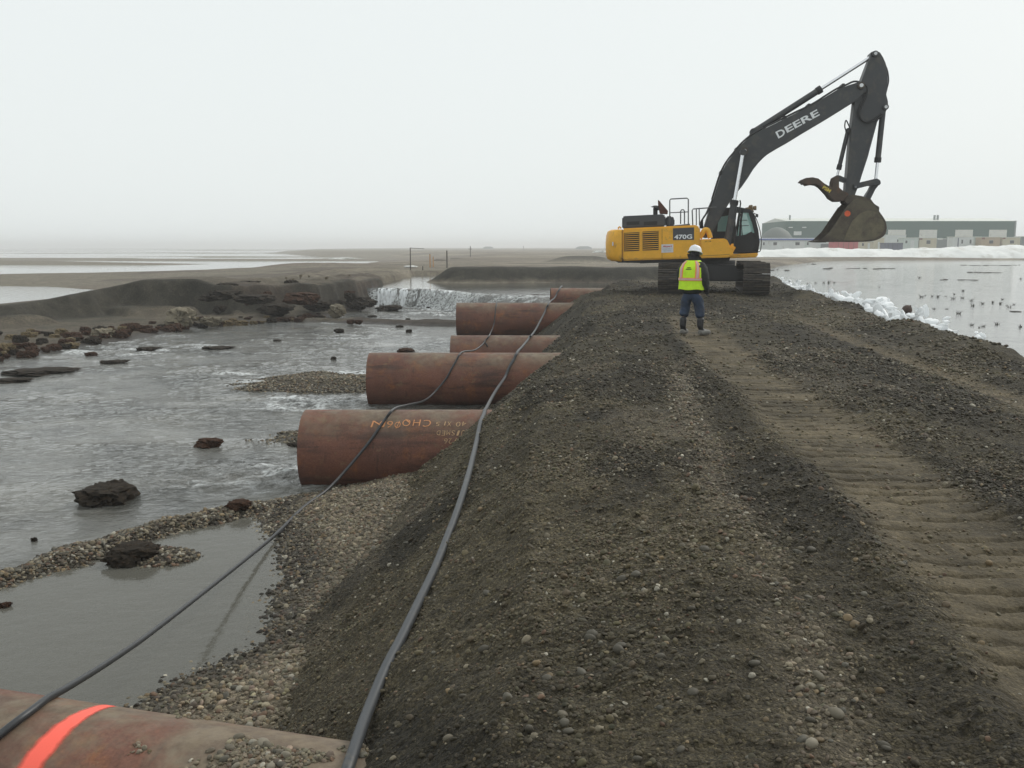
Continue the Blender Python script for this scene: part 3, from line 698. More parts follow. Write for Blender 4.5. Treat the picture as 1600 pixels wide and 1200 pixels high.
Ap = [on_pipe(0, -60, 1205, ra), on_pipe(0, 5, 1150, ra), on_pipe(0, 50, 1116, ra), on_pipe(0, 88, 1090, ra), at_y(180, 1028, 6.1), at_y(270, 963, 7.6), hitl(438, 834, ra + .01), at_y(520, 757, 12.75), on_pipe(1, 580, 688, ra), on_pipe(1, 602, 657, ra), on_pipe(1, 617, 640.5, ra),
      at_y(640, 632, 17.5), at_y(668, 623, 19.8), on_pipe(2, 697, 592, ra), on_pipe(2, 712, 566, ra), on_pipe(2, 722, 551.5, ra), at_y(742, 547, 24), on_pipe(3, 757, 536, ra), on_pipe(3, 765, 524.5, ra), at_y(766, 521, 31), on_pipe(4, 772, 505, ra), on_pipe(4, 776, 475, ra), at_y(777, 472, 36)]
cable = link('rubber_cable', tube_me(clear_of(catmull(Ap, 10), ra), ra, 12), M['cable']); tag(cable, 'thin black cable running from the orange ringed pipe over the pool and pipes', 'cable')
# its couplings
for Pc, dirv, nm in ((Ap[6], (Ap[7] - Ap[5]), 'coupling'), (Ap[17] + Vector((0, -.02, .02)), (Ap[18] - Ap[16]), 'knot')):
    dirv = Vector(dirv).normalized()
    pts = [Pc + dirv * s for s in (-.11, -.09, -.03, 0, .03, .09, .11)]
    me = tube_me(pts, [.022, .032, .032, .038, .032, .032, .022], 14); link(nm, me, M['black'], cable)
kn = Ap[17]
me = tube_me(catmull([kn + Vector(v) for v in ((0, -.05, 0), (.06, -.06, -.05), (.09, -.05, -.15), (.07, -.05, -.26))], 5), .02, 8); link('loose_end', me, M['black'], cable)

# ------------------------------------------------------------------ stones, loose gravel
def lump_me(seed, sub=3, sx=1, sy=1, sz=1, amp=.25, freq=1.6, sharp=0.0):
    bm = bmesh.new(); bmesh.ops.create_icosphere(bm, subdivisions=sub, radius=1)
    rs = np.random.default_rng(seed); off = rs.uniform(0, 50, 3)
    co = np.array([v.co[:] for v in bm.verts])
    q = co * freq + off
    d = fbm(q[:, 0] + .7 * q[:, 2], q[:, 1] - .6 * q[:, 2], seed, 4) + fbm(q[:, 2] + 3, q[:, 0] * .8 + q[:, 1], seed + 5, 4)
    if sharp: d = d + sharp * (np.abs(fbm(q[:, 0] * 2, q[:, 1] * 2 + q[:, 2] * 2, seed + 9, 3)) - .1)
    co = co * (1 + amp * 2 * d)[:, None] * np.array([sx, sy, sz])
    for v, c_ in zip(bm.verts, co): v.co = c_
    me = mesh_of(bm); me.polygons.foreach_set('use_smooth', [True] * len(me.polygons)); return me

m, nt, p = nodes_of('gravel_stone'); N, L = nt.nodes, nt.links
ai = N.new('ShaderNodeAttribute'); ai.attribute_type = 'INSTANCER'; ai.attribute_name = 'tint'
oi = N.new('ShaderNodeObjectInfo'); tc = N.new('ShaderNodeTexCoord')
v = N.new('ShaderNodeTexNoise'); v.inputs['Scale'].default_value = 1.6; v.inputs['Detail'].default_value = 6; L.new(tc.outputs['Object'], v.inputs['Vector'])
mx = N.new('ShaderNodeMix'); mx.data_type = 'RGBA'; mx.blend_type = 'MULTIPLY'; mx.inputs[0].default_value = 1
L.new(ai.outputs['Color'], mx.inputs[6]); L.new(mrange(v.outputs[0], .3, .7, .8, 1.2), mx.inputs[7]); L.new(mx.outputs[2], p.inputs['Base Color'])
p.inputs['Roughness'].default_value = .72; p.inputs['Specular IOR Level'].default_value = .35
M['gravel'] = m

def tint_for(base, n, spread=.35, odd=.12):
    """stone colours: mostly the local grit colour, some tan, ochre, white and reddish"""
    c = base * np.exp(RNG.normal(0, spread, (n, 1))) * (1 + RNG.normal(0, .035, (n, 3)))
    k = RNG.random(n)
    for lo, hi, col in ((0, .42, (.17, .145, .10)), (.42, .62, (.15, .110, .062)), (.62, .72, (.30, .275, .22)), (.72, .84, (.115, .072, .046)), (.84, 1, (.10, .092, .072))):
        s = (k > lo * odd) & (k <= hi * odd); c[s] = np.array(col) * np.exp(RNG.normal(0, .2, (s.sum(), 1)))
    return np.clip(c, .008, .6)
PX, PY, PR, PT = [], [], [], []
def scatter(n, x0, x1, y0, y1, dens, med, sg, colf, rmin=.0015, odd=.12, spread=.35):
    x = RNG.uniform(x0, x1, n); y = RNG.uniform(y0, y1, n)
    h, d, dt, dg, isr = terrain(x, y)
    k = RNG.random(n) < dens(x, y, h, dg, isr)
    x, y, h, d, dt, dg, isr = [a[k] for a in (x, y, h, d, dt, dg, isr)]
    r = np.maximum(med * np.exp(RNG.normal(0, sg, len(x))), rmin * y)
    c, w = ground_colour(x, y, h, d, dt, dg, isr)
    t = tint_for(colf(c, w), len(x), spread, odd)
    PX.append(x); PY.append(y); PR.append(np.minimum(r, .032)); PT.append(np.c_[t, h])
patch = lambda x, y, f, s, a, b: sstep(a, b, fbm(x * f, y * f, s, 4))
notread = lambda x, y: 1 - .86 * np.maximum(tread(x, y)[0], tread(x, y)[1])
rd = lambda x, y, h, dg, isr: (isr > .5) * notread(x, y) * (.25 + .75 * patch(x, y, 1.1, 70, -.08, .16))
scatter(60000, -1.9, 4.2, 2.3, 8.2, rd, .0072, .45, lambda c, w: c * 1.35, odd=.12, spread=.24)
scatter(34000, -2, 7.6, 8.2, 15, rd, .0125, .35, lambda c, w: c * 1.3, odd=.10, spread=.22)
scatter(16000, -1.5, 9.5, 15, 27, rd, .026, .3, lambda c, w: c * 1.25, odd=.08, spread=.22)
scatter(9000, -1, 11, 27, 43, rd, .042, .25, lambda c, w: c * 1.1, odd=.06, spread=.25)
win = lambda x, y, h, dg, isr: np.exp(-((x - (.78 + .115 * y) - .25 * fbm(y * .8, 0 * y, 49, 3)) / .16) ** 2) * (isr > .5)
scatter(15000, .6, 3, 2.5, 13, win, .0088, .42, lambda c, w: np.maximum(c, C_PALE * .65) * 1.15, odd=.35)
fl_ = lambda x, y, h, dg, isr: (isr < .75) * (dg > -.25) * (h > W_LOW - .10) * 1.0
scatter(30000, -3.4, .3, 4.6, 14.2, fl_, .0150, .42, lambda c, w: (c * 1.25) * (1 - .45 * w)[:, None], odd=.30)
scatter(14000, -3.4, 2, 14, 30, fl_, .024, .3, lambda c, w: (c * 1.1) * (1 - .4 * w)[:, None], odd=.2)
spt = lambda x, y, h, dg, isr: (isr < .5) * (h > W_LOW - .035) * (dg < .1) * .9
scatter(26000, -7, -3, 8.4, 13, spt, .016, .45, lambda c, w: (c * 1.05), odd=.55)
scatter(16000, -7.4, -2.0, 16, 27, spt, .028, .35, lambda c, w: (c * 1.2), odd=.45)
# gravel spilled on the back of the near pipe
n = 5200
s = RNG.uniform(t_ring + .45, 4.6, n); th = RNG.normal(.05, .22, n)
cl_ = fbm(s * 2.2, th * 3, 75, 3) + .10 * (s - 3.2)
k = cl_ > .045; s, th = s[k], th[k]
loc0 = np.array(pipe_specs[0][0]); ax_ = np.array(ax); pr_ = np.array([-ax.y, ax.x, 0.])
Q = loc0 + s[:, None] * ax_ + (R_PIPE * np.sin(th))[:, None] * pr_ + (R_PIPE * np.cos(th))[:, None] * np.array([0, 0, 1.])
PX.append(Q[:, 0]); PY.append(Q[:, 1]); PR.append(.0085 * np.exp(RNG.normal(0, .45, len(s)))); PT.append(np.c_[tint_for(np.tile(C_PALE, (len(s), 1)), len(s), .3, .3), Q[:, 2]])
PX, PY, PR, PT = map(np.concatenate, (PX, PY, PR, PT))
# the largest stones stand alone, the rest is one mass
clear = np.ones(len(PX), bool)
score = PR / PY; score[PY < 2.6] = 0
order = np.argsort(-score); big = order[:230]; rest = np.setdiff1d(np.arange(len(PX)), big)
STONE = [lump_me(100 + i, 2, 1, .8, .6, .16, 1.1) for i in range(8)]
M_ST = [mat('cobble_%d' % i, (*c_, 1), .7, var=.25, scale=25) for i, c_ in enumerate(((.062, .054, .038), (.115, .098, .068), (.20, .175, .13), (.12, .085, .05), (.085, .076, .056)))]
SM = {}
for i in range(8):
    for j in range(5):
        q = STONE[i].copy(); q.materials.append(M_ST[j]); SM[i, j] = q
lumc = np.array([.052, .094, .168, .085, .072])
for k in big:
    tl = PT[k, :3]; j = int(np.argmin([abs(math.log(tl.mean() / l_)) + (0 if jj != 3 else .15) for jj, l_ in enumerate(lumc)]))
    o = link('cobble', SM[int(RNG.integers(8)), j], None, ground)
    r = PR[k] * 1.12; o.location = (PX[k], PY[k], PT[k, 3] + r * .18)
    o.scale = (r, r * RNG.uniform(.8, 1.2), r * RNG.uniform(.8, 1.25)); o.rotation_euler = (RNG.normal(0, .3), RNG.normal(0, .3), RNG.uniform(0, 6.28))
pm = bpy.data.meshes.new('loose_gravel'); n = len(rest); pm.vertices.add(n)
pm.vertices.foreach_set('co', np.c_[PX[rest], PY[rest], PT[rest, 3] + PR[rest] * .12].astype(np.float32).ravel())
put_attr(pm, 'tint', PT[rest, :3])
a = pm.attributes.new('scl', 'FLOAT_VECTOR', 'POINT'); a.data.foreach_set('vector', (PR[rest][:, None] * np.c_[RNG.uniform(.9, 1.35, n), RNG.uniform(.7, 1.05, n), RNG.uniform(.45, .85, n)]).astype(np.float32).ravel())
a = pm.attributes.new('rot', 'FLOAT_VECTOR', 'POINT'); a.data.foreach_set('vector', np.c_[RNG.normal(0, .45, n), RNG.normal(0, .45, n), RNG.uniform(0, 6.28, n)].astype(np.float32).ravel())
gravel = link('loose_gravel', pm, None, None); tag(gravel, 'small rounded gravel scattered over road, slope, flat and spit', kind='stuff')
ng = bpy.data.node_groups.new('gravel_nodes', 'GeometryNodeTree')
ng.interface.new_socket('Geometry', in_out='INPUT', socket_type='NodeSocketGeometry'); ng.interface.new_socket('Geometry', in_out='OUTPUT', socket_type='NodeSocketGeometry')
GN, GL = ng.nodes, ng.links
gi, go = GN.new('NodeGroupInput'), GN.new('NodeGroupOutput')
ico = GN.new('GeometryNodeMeshIcoSphere'); ico.inputs['Subdivisions'].default_value = 2
jo = GN.new('GeometryNodeGeometryToInstance')
for k in range(6):
    sp_ = GN.new('GeometryNodeSetPosition'); GL.new(ico.outputs['Mesh'], sp_.inputs['Geometry'])
    nz_ = GN.new('ShaderNodeTexNoise'); nz_.noise_dimensions = '4D'; nz_.inputs['W'].default_value = k * 7.7; nz_.inputs['Scale'].default_value = .9; nz_.inputs['Detail'].default_value = 2
    sub = GN.new('ShaderNodeVectorMath'); sub.operation = 'SUBTRACT'; sub.inputs[1].default_value = (.5, .5, .5); GL.new(nz_.outputs['Color'], sub.inputs[0])
    scl_ = GN.new('ShaderNodeVectorMath'); scl_.operation = 'SCALE'; scl_.inputs['Scale'].default_value = 1.1; GL.new(sub.outputs[0], scl_.inputs[0])
    GL.new(scl_.outputs[0], sp_.inputs['Offset'])
    ss = GN.new('GeometryNodeSetShadeSmooth'); GL.new(sp_.outputs[0], ss.inputs[0])
    sm_ = GN.new('GeometryNodeSetMaterial'); sm_.inputs['Material'].default_value = M['gravel']; GL.new(ss.outputs[0], sm_.inputs[0])
    GL.new(sm_.outputs[0], jo.inputs[0])
iop = GN.new('GeometryNodeInstanceOnPoints'); iop.inputs['Pick Instance'].default_value = True
GL.new(gi.outputs[0], iop.inputs['Points']); GL.new(jo.outputs[0], iop.inputs['Instance'])
for nm, sock in (('scl', 'Scale'), ('rot', 'Rotation')):
    na = GN.new('GeometryNodeInputNamedAttribute'); na.data_type = 'FLOAT_VECTOR'; na.inputs['Name'].default_value = nm
    if sock == 'Rotation':
        er = GN.new('FunctionNodeEulerToRotation'); GL.new(na.outputs[0], er.inputs[0]); GL.new(er.outputs[0], iop.inputs[sock])
    else: GL.new(na.outputs[0], iop.inputs[sock])
GL.new(iop.outputs[0], go.inputs[0])
md = gravel.modifiers.new('gravel', 'NODES'); md.node_group = ng
# ------------------------------------------------------------------ excavator
EX_Y = 35.0; PSI = math.radians(8)
EC = at_y(1111, 455, EX_Y); EC.z = .10
UX = Vector((math.cos(PSI), -math.sin(PSI), 0)); UY = Vector((math.sin(PSI), math.cos(PSI), 0))
ex = empty('excavator', EC, -PSI)
tag(ex, 'yellow tracked excavator with dark grey boom raised over the end of the road', 'excavator')
def lp(u, v, y=0.0):                  # pixel -> machine side view (x forward, z up) on the lengthwise plane y
    r = ray(u, v); o_ = Vector((0, 0, CAMZ)) - EC
    t = (y - o_.dot(UY)) / r.dot(UY); P_ = o_ + r * t
    return (P_.dot(UX), P_.z)
def lps(pts, y=0.0): return [lp(u, v, y) for u, v in pts]
def l3(u, v, y=0.0):
    x, z = lp(u, v, y); return Vector((x, y, z))
def part(name, me, m_, parent=None):
    return link(name, me, m_, parent if parent else ex)
def rod(name, a, b, r, m_, parent=None, seg=14, r2=None):
    return part(name, tube_me([a, b], [r, r if r2 is None else r2], seg), m_, parent)
NS, FS = -1.56, 1.56                 # near side, far side of the house

# --- house
body = part('engine_house', prism(lps([(972, 357), (1086, 351.5), (1094, 355), (1094, 398), (1094, 403.5), (972, 407.5)], NS), NS, FS, .05), M['yellow'])
# counterweight with a rounded tail, built as rings of a plan outline
bm = bmesh.new(); rows = []
x_in = lp(972, 380, NS)[0]
for (u, v, ins) in ((966, 408.5, .25), (959, 405, .08), (956, 398, .02), (955, 380, 0), (955.5, 368, .02), (958, 361, .08), (964, 358.5, .22)):
    xr, z = lp(u, v, NS); xr = lp(955, 380, NS)[0] + ins * .9
    ring = []
    for k in range(25):
        a = -math.pi / 2 + math.pi * k / 24
        sy = math.copysign(abs(math.sin(a)) ** .55, math.sin(a)); cx = abs(math.cos(a)) ** .55
        ring.append(bm.verts.new((x_in - (x_in - xr) * cx - .25 * max(0, cx - .0) * cx, (FS - ins * .35) * sy, z)))
    rows.append(ring)
for i in range(len(rows) - 1):
    for k in range(24): bm.faces.new((rows[i][k], rows[i][k + 1], rows[i + 1][k + 1], rows[i + 1][k]))
bm.faces.new(rows[0]); bm.faces.new(rows[-1][::-1])
for i in range(len(rows) - 1): bm.faces.new((rows[i][0], rows[i + 1][0], rows[i + 1][24], rows[i][24]))
bmesh.ops.recalc_face_normals(bm, faces=bm.faces); me = mesh_of(bm); smooth_angle(me, 45)
cwt = part('counterweight', me, M['yellow'])
part('reflector', prism(lps([(956.5, 378), (958.5, 378), (958.5, 384), (956.5, 384)], NS - .004), NS - .012, NS + .3), M['sticker'], cwt)
part('lifting_eye', tube_me(catmull([l3(966, 358, -1.0), l3(966.5, 355.5, -1.0), l3(968.5, 354.5, -1.0), l3(970.5, 357, -1.0)], 4), .025, 8), M['yellow'], cwt)
part('lower_skirt', prism(lps([(962, 408.2), (1094, 403.3), (1092, 407), (1000, 411), (966, 410.5)], NS + .15), NS + .12, FS - .12), M['black'])
# seams and grilles on the near side
for u0, u1 in ((971.8, 972.3), (1034.2, 1034.7)):
    part('panel_seam', prism(lps([(u0, 358), (u1, 358), (u1, 405), (u0, 405)], NS), NS - .003, NS + .02), M['black'], body)
for (u0, u1, va, vb, vc, vd) in ((975, 999, 364, 362.6, 391.8, 392.8), (1004, 1029, 362.0, 360.6, 390.5, 391.5)):
    fr = part('grille', prism(lps([(u0, va), (u1, vb), (u1, vc), (u0, vd)], NS - .002), NS - .006, NS + .03), M['black'], body)
    for k in range(9):
        f0 = (k + .38) / 9.2; f1 = (k + .70) / 9.2
        q = [(u0 + .4, va + (vd - va) * f0), (u1 - .4, vb + (vc - vb) * f0), (u1 - .4, vb + (vc - vb) * f1), (u0 + .4, va + (vd - va) * f1)]
        part('slat', prism(lps(q, NS - .03), NS - .03, NS - .004), M['yellow'], fr)
# dark hood, exhaust, intake flap
hood = part('engine_hood', prism(lps([(972, 339), (976, 337.6), (1037, 334.6), (1040, 337), (1040, 353.2), (972, 357)], -1.1), -1.15, 1.1, .05), M['hoodgrey'])
for (u0, u1) in ((979, 999), (1006, 1027)):
    part('hood_recess_shade', prism(lps([(u0, 346.5), (u1, 345.5), (u1, 351), (u0, 352)], -1.15), -1.158, -1.10), M['black'], hood)  # flat black slab paints the shade of a recess onto the hood side
part('air_cleaner_box', prism(lps([(1041, 338), (1050, 337.5), (1054, 342), (1054, 352.5), (1041, 353)], -.9), -.95, .6, .04), M['hoodgrey'])
part('walkway_plate', prism(lps([(1040, 353.4), (1078, 349.5), (1078, 352.2), (1040, 356)], -1.3), -1.35, .4), M['railgrey'])
a, b = l3(1024, 338, -.35), l3(1024, 325, -.35)
ex_p = rod('exhaust_stack', a, b, .085, M['black'])
part('rain_cap', tube_me([b + Vector((-.02, 0, -.02)), b, b + Vector((0, 0, .05)), b + Vector((0, 0, .09))], [.12, .19, .16, .06], 18), M['black'], ex_p)
part('rusty_flap', prism(lps([(1028, 312.5), (1031, 315), (1043.5, 330), (1043, 334.5), (1031, 334), (1028.5, 322)], -.2), -.45, .1, .01), M['rustflap'])
# handrails
rr = .022
def rail(name, pts, y, r=rr, par=None): return part(name, tube_me([l3(u, v, y) for u, v in pts], r, 8), M['railgrey'], par)
h1 = rail('handrail', [(1046.5, 352), (1046.5, 313), (1048, 311), (1073.5, 309.6), (1075.5, 311.5), (1075.5, 350)], -1.2)
rail('mid_rail', [(1046.5, 332.5), (1075.5, 331)], -1.2, rr * .8, h1)
rail('grab_hoop', [(1063.5, 350), (1063.5, 330), (1065, 327.8), (1068, 327.8), (1069.5, 330), (1069.5, 350)], -1.0)
h2 = rail('handrail', [(1082.5, 352), (1081.5, 329), (1083, 326.5), (1120, 323.8)], -.9)
rail('rail_post', [(1088, 352), (1088, 326.2)], -.9, rr * .9, h2); rail('rail_post', [(1093, 352), (1092.4, 325.8)], -.9, rr * .9, h2)
# 470G panel, hire sticker
pn = part('model_panel', prism(lps([(1051.5, 356.8), (1084.5, 355.2), (1084.5, 374.8), (1051.5, 375.2)], NS - .004), NS - .008, NS + .02), M['hoodgrey'], body)
def side_text(s, u0, v0, u1, v1, hpx, m_, y, parent, **kw):
    """text running from pixel (u0,v0) to (u1,v1) on the near face y"""
    me = text_me(s, 1.0, .0, **kw); xs_ = [v.co.x for v in me.vertices]; ys_ = [v.co.y for v in me.vertices]
    x0, w = min(xs_), max(xs_) - min(xs_); y0_, h_ = min(ys_), max(ys_) - min(ys_)
    A, B = l3(u0, v0, y), l3(u1, v1, y); U = (B - A); n_ = Vector((-U.z, 0, U.x)).normalized() * (hpx * (B - A).length / math.hypot(u1 - u0, v1 - v0))
    map_me(me, lambda c: A + U * ((c.x - x0) / w) + n_ * ((c.y - y0_) / h_))
    return part('lettering', me, m_, parent)
side_text('470G', 1053.5, 374.0, 1081.5, 373.2, 7.2, M['white'], NS - .013, pn, offset=.03)
st = part('hire_sticker', prism(lps([(1033.5, 382), (1052, 381.2), (1052, 394.2), (1033.5, 395)], NS - .004), NS - .007, NS + .02), M['sticker'], body)
side_text('Airport', 1035.5, 387.5, 1050.2, 387, 4.2, M['red'], NS - .011, st, shear=.2, offset=.02)
side_text('EQUIPMENT', 1035.5, 390.2, 1050, 389.8, 1.7, M['greyink'], NS - .011, st); side_text('RENTALS', 1037, 393, 1048.5, 392.6, 1.7, M['greyink'], NS - .011, st)
# right front deck and tool box
deck = part('tool_box', prism(lps([(1094.2, 374), (1133, 372.5), (1137, 376), (1147, 398), (1137, 402.5), (1094.2, 403.5)], NS), NS, -.55, .035), M['yellow'])
part('box_seam', prism(lps([(1094.5, 399.6), (1140, 397.2), (1140, 397.8), (1094.5, 400.2)], NS), NS - .004, NS + .02), M['bucket'], deck)
side_text('37-24', 1101, 378.6, 1111, 378.2, 2.4, M['black'], NS - .006, deck)
part('mirror_bracket', tube_me(catmull([l3(1093, 372, -1.3), l3(1098, 364, -1.3), l3(1101, 359.5, -1.3), l3(1106, 360.5, -1.3), l3(1110, 372, -1.3)], 5), .09, 8), M['yellow'])
part('boom_foot_boss', tube_me([Vector((l3(1101, 366).x, -.75, l3(1101, 366).z)), Vector((l3(1101, 366).x, -.45, l3(1101, 366).z))], .15, 18), M['bucket'])
part('front_step', prism(lps([(1130, 396), (1146, 380), (1146, 385), (1150, 386), (1143, 398), (1146, 402), (1128, 402.5)], -1.2), -1.3, -.6, .02), M['yellow'])
part('cab_base', prism(lps([(1128, 398), (1184, 395), (1181, 402), (1128, 404)], .5), .2, 1.52, .03), M['yellow'])
part('revolving_frame', prism(lps([(1000, 402), (1138, 400), (1136, 407), (1000, 411)], 0), -.9, .9), M['black'])
# --- undercarriage, lined up with the road
YAW_T = math.radians(10.5)
TD = Vector((math.sin(YAW_T), math.cos(YAW_T), 0)); TS = Vector((math.cos(YAW_T), -math.sin(YAW_T), 0))
TDl = Vector((TD.dot(UX), TD.dot(UY), 0)); TSl = Vector((TS.dot(UX), TS.dot(UY), 0))
TM = Matrix(((TSl.x, TDl.x, 0, 0), (TSl.y, TDl.y, 0, 0), (0, 0, 1, 0), (0, 0, 0, 1)))   # local x = across, y = along the tracks
def under(name, me, m_, parent=None):
    me.transform(TM); return part(name, me, m_, parent)
zb = lp(1100, 408, -.6)[1]
under('swing_bearing', revolve([(0, .95), (.85, .95), (.85, zb + .02), (0, zb + .02)], 28), M['black'])
under('car_body', prism([(-1.0, .45), (1.0, .45), (.8, 1.02), (-.8, 1.02)], -1.2, 1.2, .04), M['black'])
for s in (-1, 1):
    under('axle_beam', box_me(-1.5, 1.5, s * .9 - .25, s * .9 + .25, .42, .78, .04), M['black'])
GA, HALF, RT = 1.46, 2.12, .50
bm = bmesh.new()
def addbox(bm, x0, x1, y0, y1, z0, z1):
    vs_ = [bm.verts.new((x, y, z)) for z in (z0, z1) for y in (y0, y1) for x in (x0, x1)]
    for f in ((0, 2, 3, 1), (4, 5, 7, 6), (0, 1, 5, 4), (2, 6, 7, 3), (0, 4, 6, 2), (1, 3, 7, 5)): bm.faces.new([vs_[i] for i in f])
PITCHT = .2275
prof = [(-.105, 0), (-.105, .012), (-.098, .05), (-.088, .05), (-.08, .016), (-.02, .014), (-.012, .042), (0, .042), (.008, .014), (.062, .014), (.07, .042), (.08, .042), (.088, .012), (.110, .008), (.110, -.012), (-.09, -.012)]
A_ = [bm.verts.new((-.45, y, z)) for y, z in prof]; B_ = [bm.verts.new((.45, y, z)) for y, z in prof]
bm.faces.new(A_); bm.faces.new(B_[::-1])
for i in range(len(prof)): bm.faces.new((A_[i], B_[i], B_[(i + 1) % len(prof)], A_[(i + 1) % len(prof)]))
bmesh.ops.recalc_face_normals(bm, faces=bm.faces); bmesh.ops.triangulate(bm, faces=[f for f in bm.faces if len(f.verts) > 4])
shoe = mesh_of(bm); shoe.materials.append(M['track'])
peri = 4 * HALF + 2 * math.pi * RT; NSH = round(peri / PITCHT)
for s in (-1, 1):
    tr = under('track', prism([(-HALF - .28, .30), (HALF + .28, .30), (HALF + .30, .72), (-HALF - .30, .72)], s * GA - .22, s * GA + .22, .05).copy(), M['black'])
    # frame was profiled along x; turn it along the track
    me = tr.data; me.transform(TM.inverted())
    me.transform(Matrix.Translation((s * GA, 0, 0)) @ Matrix.Rotation(math.pi / 2, 4, 'Z') @ Matrix.Translation((0, -s * GA, 0))); me.transform(TM)
    for e, nm in ((-1, 'idler_wheel'), (1, 'drive_sprocket')):
        w = revolve([(0, -.16), (.2, -.20), (.30, -.10), (RT - .06, -.09), (RT - .05, .09), (.30, .10), (.2, .20), (0, .16)], 26)
        w.transform(Matrix.Translation((s * GA, e * HALF, RT + .06)) @ Matrix.Rotation(math.pi / 2, 4, 'Y')); under(nm, w, M['track'], tr)
    for k in range(7):
        w = revolve([(0, -.2), (.13, -.2), (.13, -.12), (.1, -.1), (.1, .1), (.13, .12), (.13, .2), (0, .2)], 14)
        w.transform(Matrix.Translation((s * GA, -1.6 + k * .53, .19)) @ Matrix.Rotation(math.pi / 2, 4, 'Y')); under('roller', w, M['track'], tr)
    for k in range(NSH):
        d_ = (k + .3) * peri / NSH; zc_ = RT + .06
        if d_ < 2 * HALF: y, z, ang = -HALF + d_, .06, math.pi
        elif d_ < 2 * HALF + math.pi * RT:
            a = (d_ - 2 * HALF) / RT; y, z, ang = HALF + RT * math.sin(a), zc_ - RT * math.cos(a), math.pi + a
        elif d_ < 4 * HALF + math.pi * RT: y, z, ang = HALF - (d_ - 2 * HALF - math.pi * RT), zc_ + RT, 0
        else:
            a = (d_ - 4 * HALF - math.pi * RT) / RT; y, z, ang = -HALF - RT * math.sin(a), zc_ + RT * math.cos(a), a
        if z > 1.0: z -= .03 * math.sin(math.pi * (y + HALF) / HALF) ** 2
        o = link('track_shoe', shoe, None, tr); o.matrix_basis = TM @ Matrix.Translation((s * GA, y, z)) @ Matrix.Rotation(ang, 4, 'X')

# --- boom
BW = .40
boom_px = [(1099, 358), (1104, 341), (1110, 323), (1116, 304), (1121, 288), (1128, 268), (1136, 254), (1145, 242), (1155, 229), (1167, 218), (1182, 208), (1210, 194.5), (1238, 180.5), (1266, 166.5), (1290, 152), (1307, 141.5), (1325, 135), (1338, 131), (1347, 133), (1351, 139), (1349, 146),
           (1335, 159), (1316, 171), (1295, 184), (1275, 196), (1253, 209), (1232, 222), (1216, 231), (1201, 240), (1192, 247), (1184, 255), (1175, 266), (1167, 279), (1158, 292), (1146, 307), (1136, 321), (1127, 337), (1117, 355), (1110, 366), (1102, 366)]
boom = part('boom', prism(lps(boom_px), -BW, BW, .02), M['boomgrey'])
side_text('D', 1216.4, 216.6, 1228.5, 210.0, 12.0, M['white'], -BW - .004, boom, offset=.025)
side_text('EERE', 1230.0, 207.8, 1281.2, 179.8, 11.0, M['white'], -BW - .004, boom, offset=.025)
for (u, v, r) in ((1161, 238, .13), (1341, 137, .12), (1105, 362, .16)):
    x, z = lp(u, v); part('pivot_pin', tube_me([(x, -BW - .10, z), (x, BW + .10, z)], r, 20), M['bucket'], boom)
    part('pin_cap', tube_me([(x, -BW - .13, z), (x, -BW - .09, z)], r * .55, 16), M['white'] if v < 300 else M['bucket'], boom)
# lines clipped to the boom's back
bk = [(1112, 312), (1122, 280), (1129, 263), (1137, 250), (1146, 239), (1156, 226.5), (1168, 215.5), (1184, 204.5), (1212, 191), (1240, 177), (1268, 163.5), (1291, 149), (1308, 138.6), (1322, 133), (1333, 128), (1342, 128.5), (1347, 134)]
for y_, dv in ((-.28, 0), (-.16, -.8), (.18, -.4)):
    part('boom_line', tube_me(catmull([l3(u, v + dv, y_) for u, v in bk], 4), .026, 8), M['black'], boom)
for (u, v) in ((1126, 270), (1150, 234), (1192, 201), (1225, 184.8), (1262, 166), (1315, 135)):
    x, z = lp(u, v); part('line_clamp', box_me(x - .05, x + .05, -.33, .25, z - .09, z + .05, .01), M['black'], boom)
# feed hoses at the boom foot
for k in range(5):
    y_ = -.30 + k * .11
    part('feed_hose', tube_me(catmull([l3(1094 + k, 357, y_), l3(1095 + k * .7, 347 - k, y_), l3(1101 + k * .5, 338 - k, y_ * .9), l3(1108, 327 - k, y_ * .8), l3(1113, 312, y_ * .8)], 5), .028, 8), M['black'], boom)
# work lamp on the boom
# --- hydraulic cylinders
def cyl(name, pa, pb, split, rb_, rr_, y, parent=ex, collar=True):
    """barrel from pixel pa, rod ending at pb; split = share of length that is barrel"""
    A, B = l3(*pa, y), l3(*pb, y); S = A.lerp(B, split); d_ = (B - A).normalized()
    c_ = part(name, tube_me([A, S], rb_, 18), M['boomgrey'], parent)
    part('piston_rod', tube_me([S, B], rr_, 14), M['chrome'], c_)
    if collar: part('gland', tube_me([S - d_ * .16, S - d_ * .15, S + d_ * .02, S + d_ * .03], [rb_ * 1.02, rb_ * 1.22, rb_ * 1.22, rb_ * .9], 18), M['black'], c_)
    for P_, r_ in ((A, rb_ * 1.15), (B, rr_ * 1.7)):
        part('cylinder_eye', tube_me([P_ + Vector((0, -rb_ * .9, 0)), P_ + Vector((0, rb_ * .9, 0))], r_, 16), M['boomgrey'], c_)
    return c_
for y_ in (-.62, .62):
    c_ = cyl('boom_cylinder', (1133, 396), (1161, 238), .525, .125, .068, y_)
    a0, b0 = l3(1137, 392, y_), l3(1149, 318, y_)
    part('cylinder_line', tube_me([a0 + Vector((.17, 0, 0)), b0 + Vector((.19, 0, 0)), b0 + Vector((.16, 0, .12))], .022, 8), M['black'], c_)
c_ = cyl('arm_cylinder', (1177, 206.5), (1364, 87), .57, .115, .062, 0)
part('cylinder_line', tube_me([l3(1190, 195, 0), l3(1240, 164, 0), l3(1280, 140.5, 0)], .024, 8), M['black'], c_)
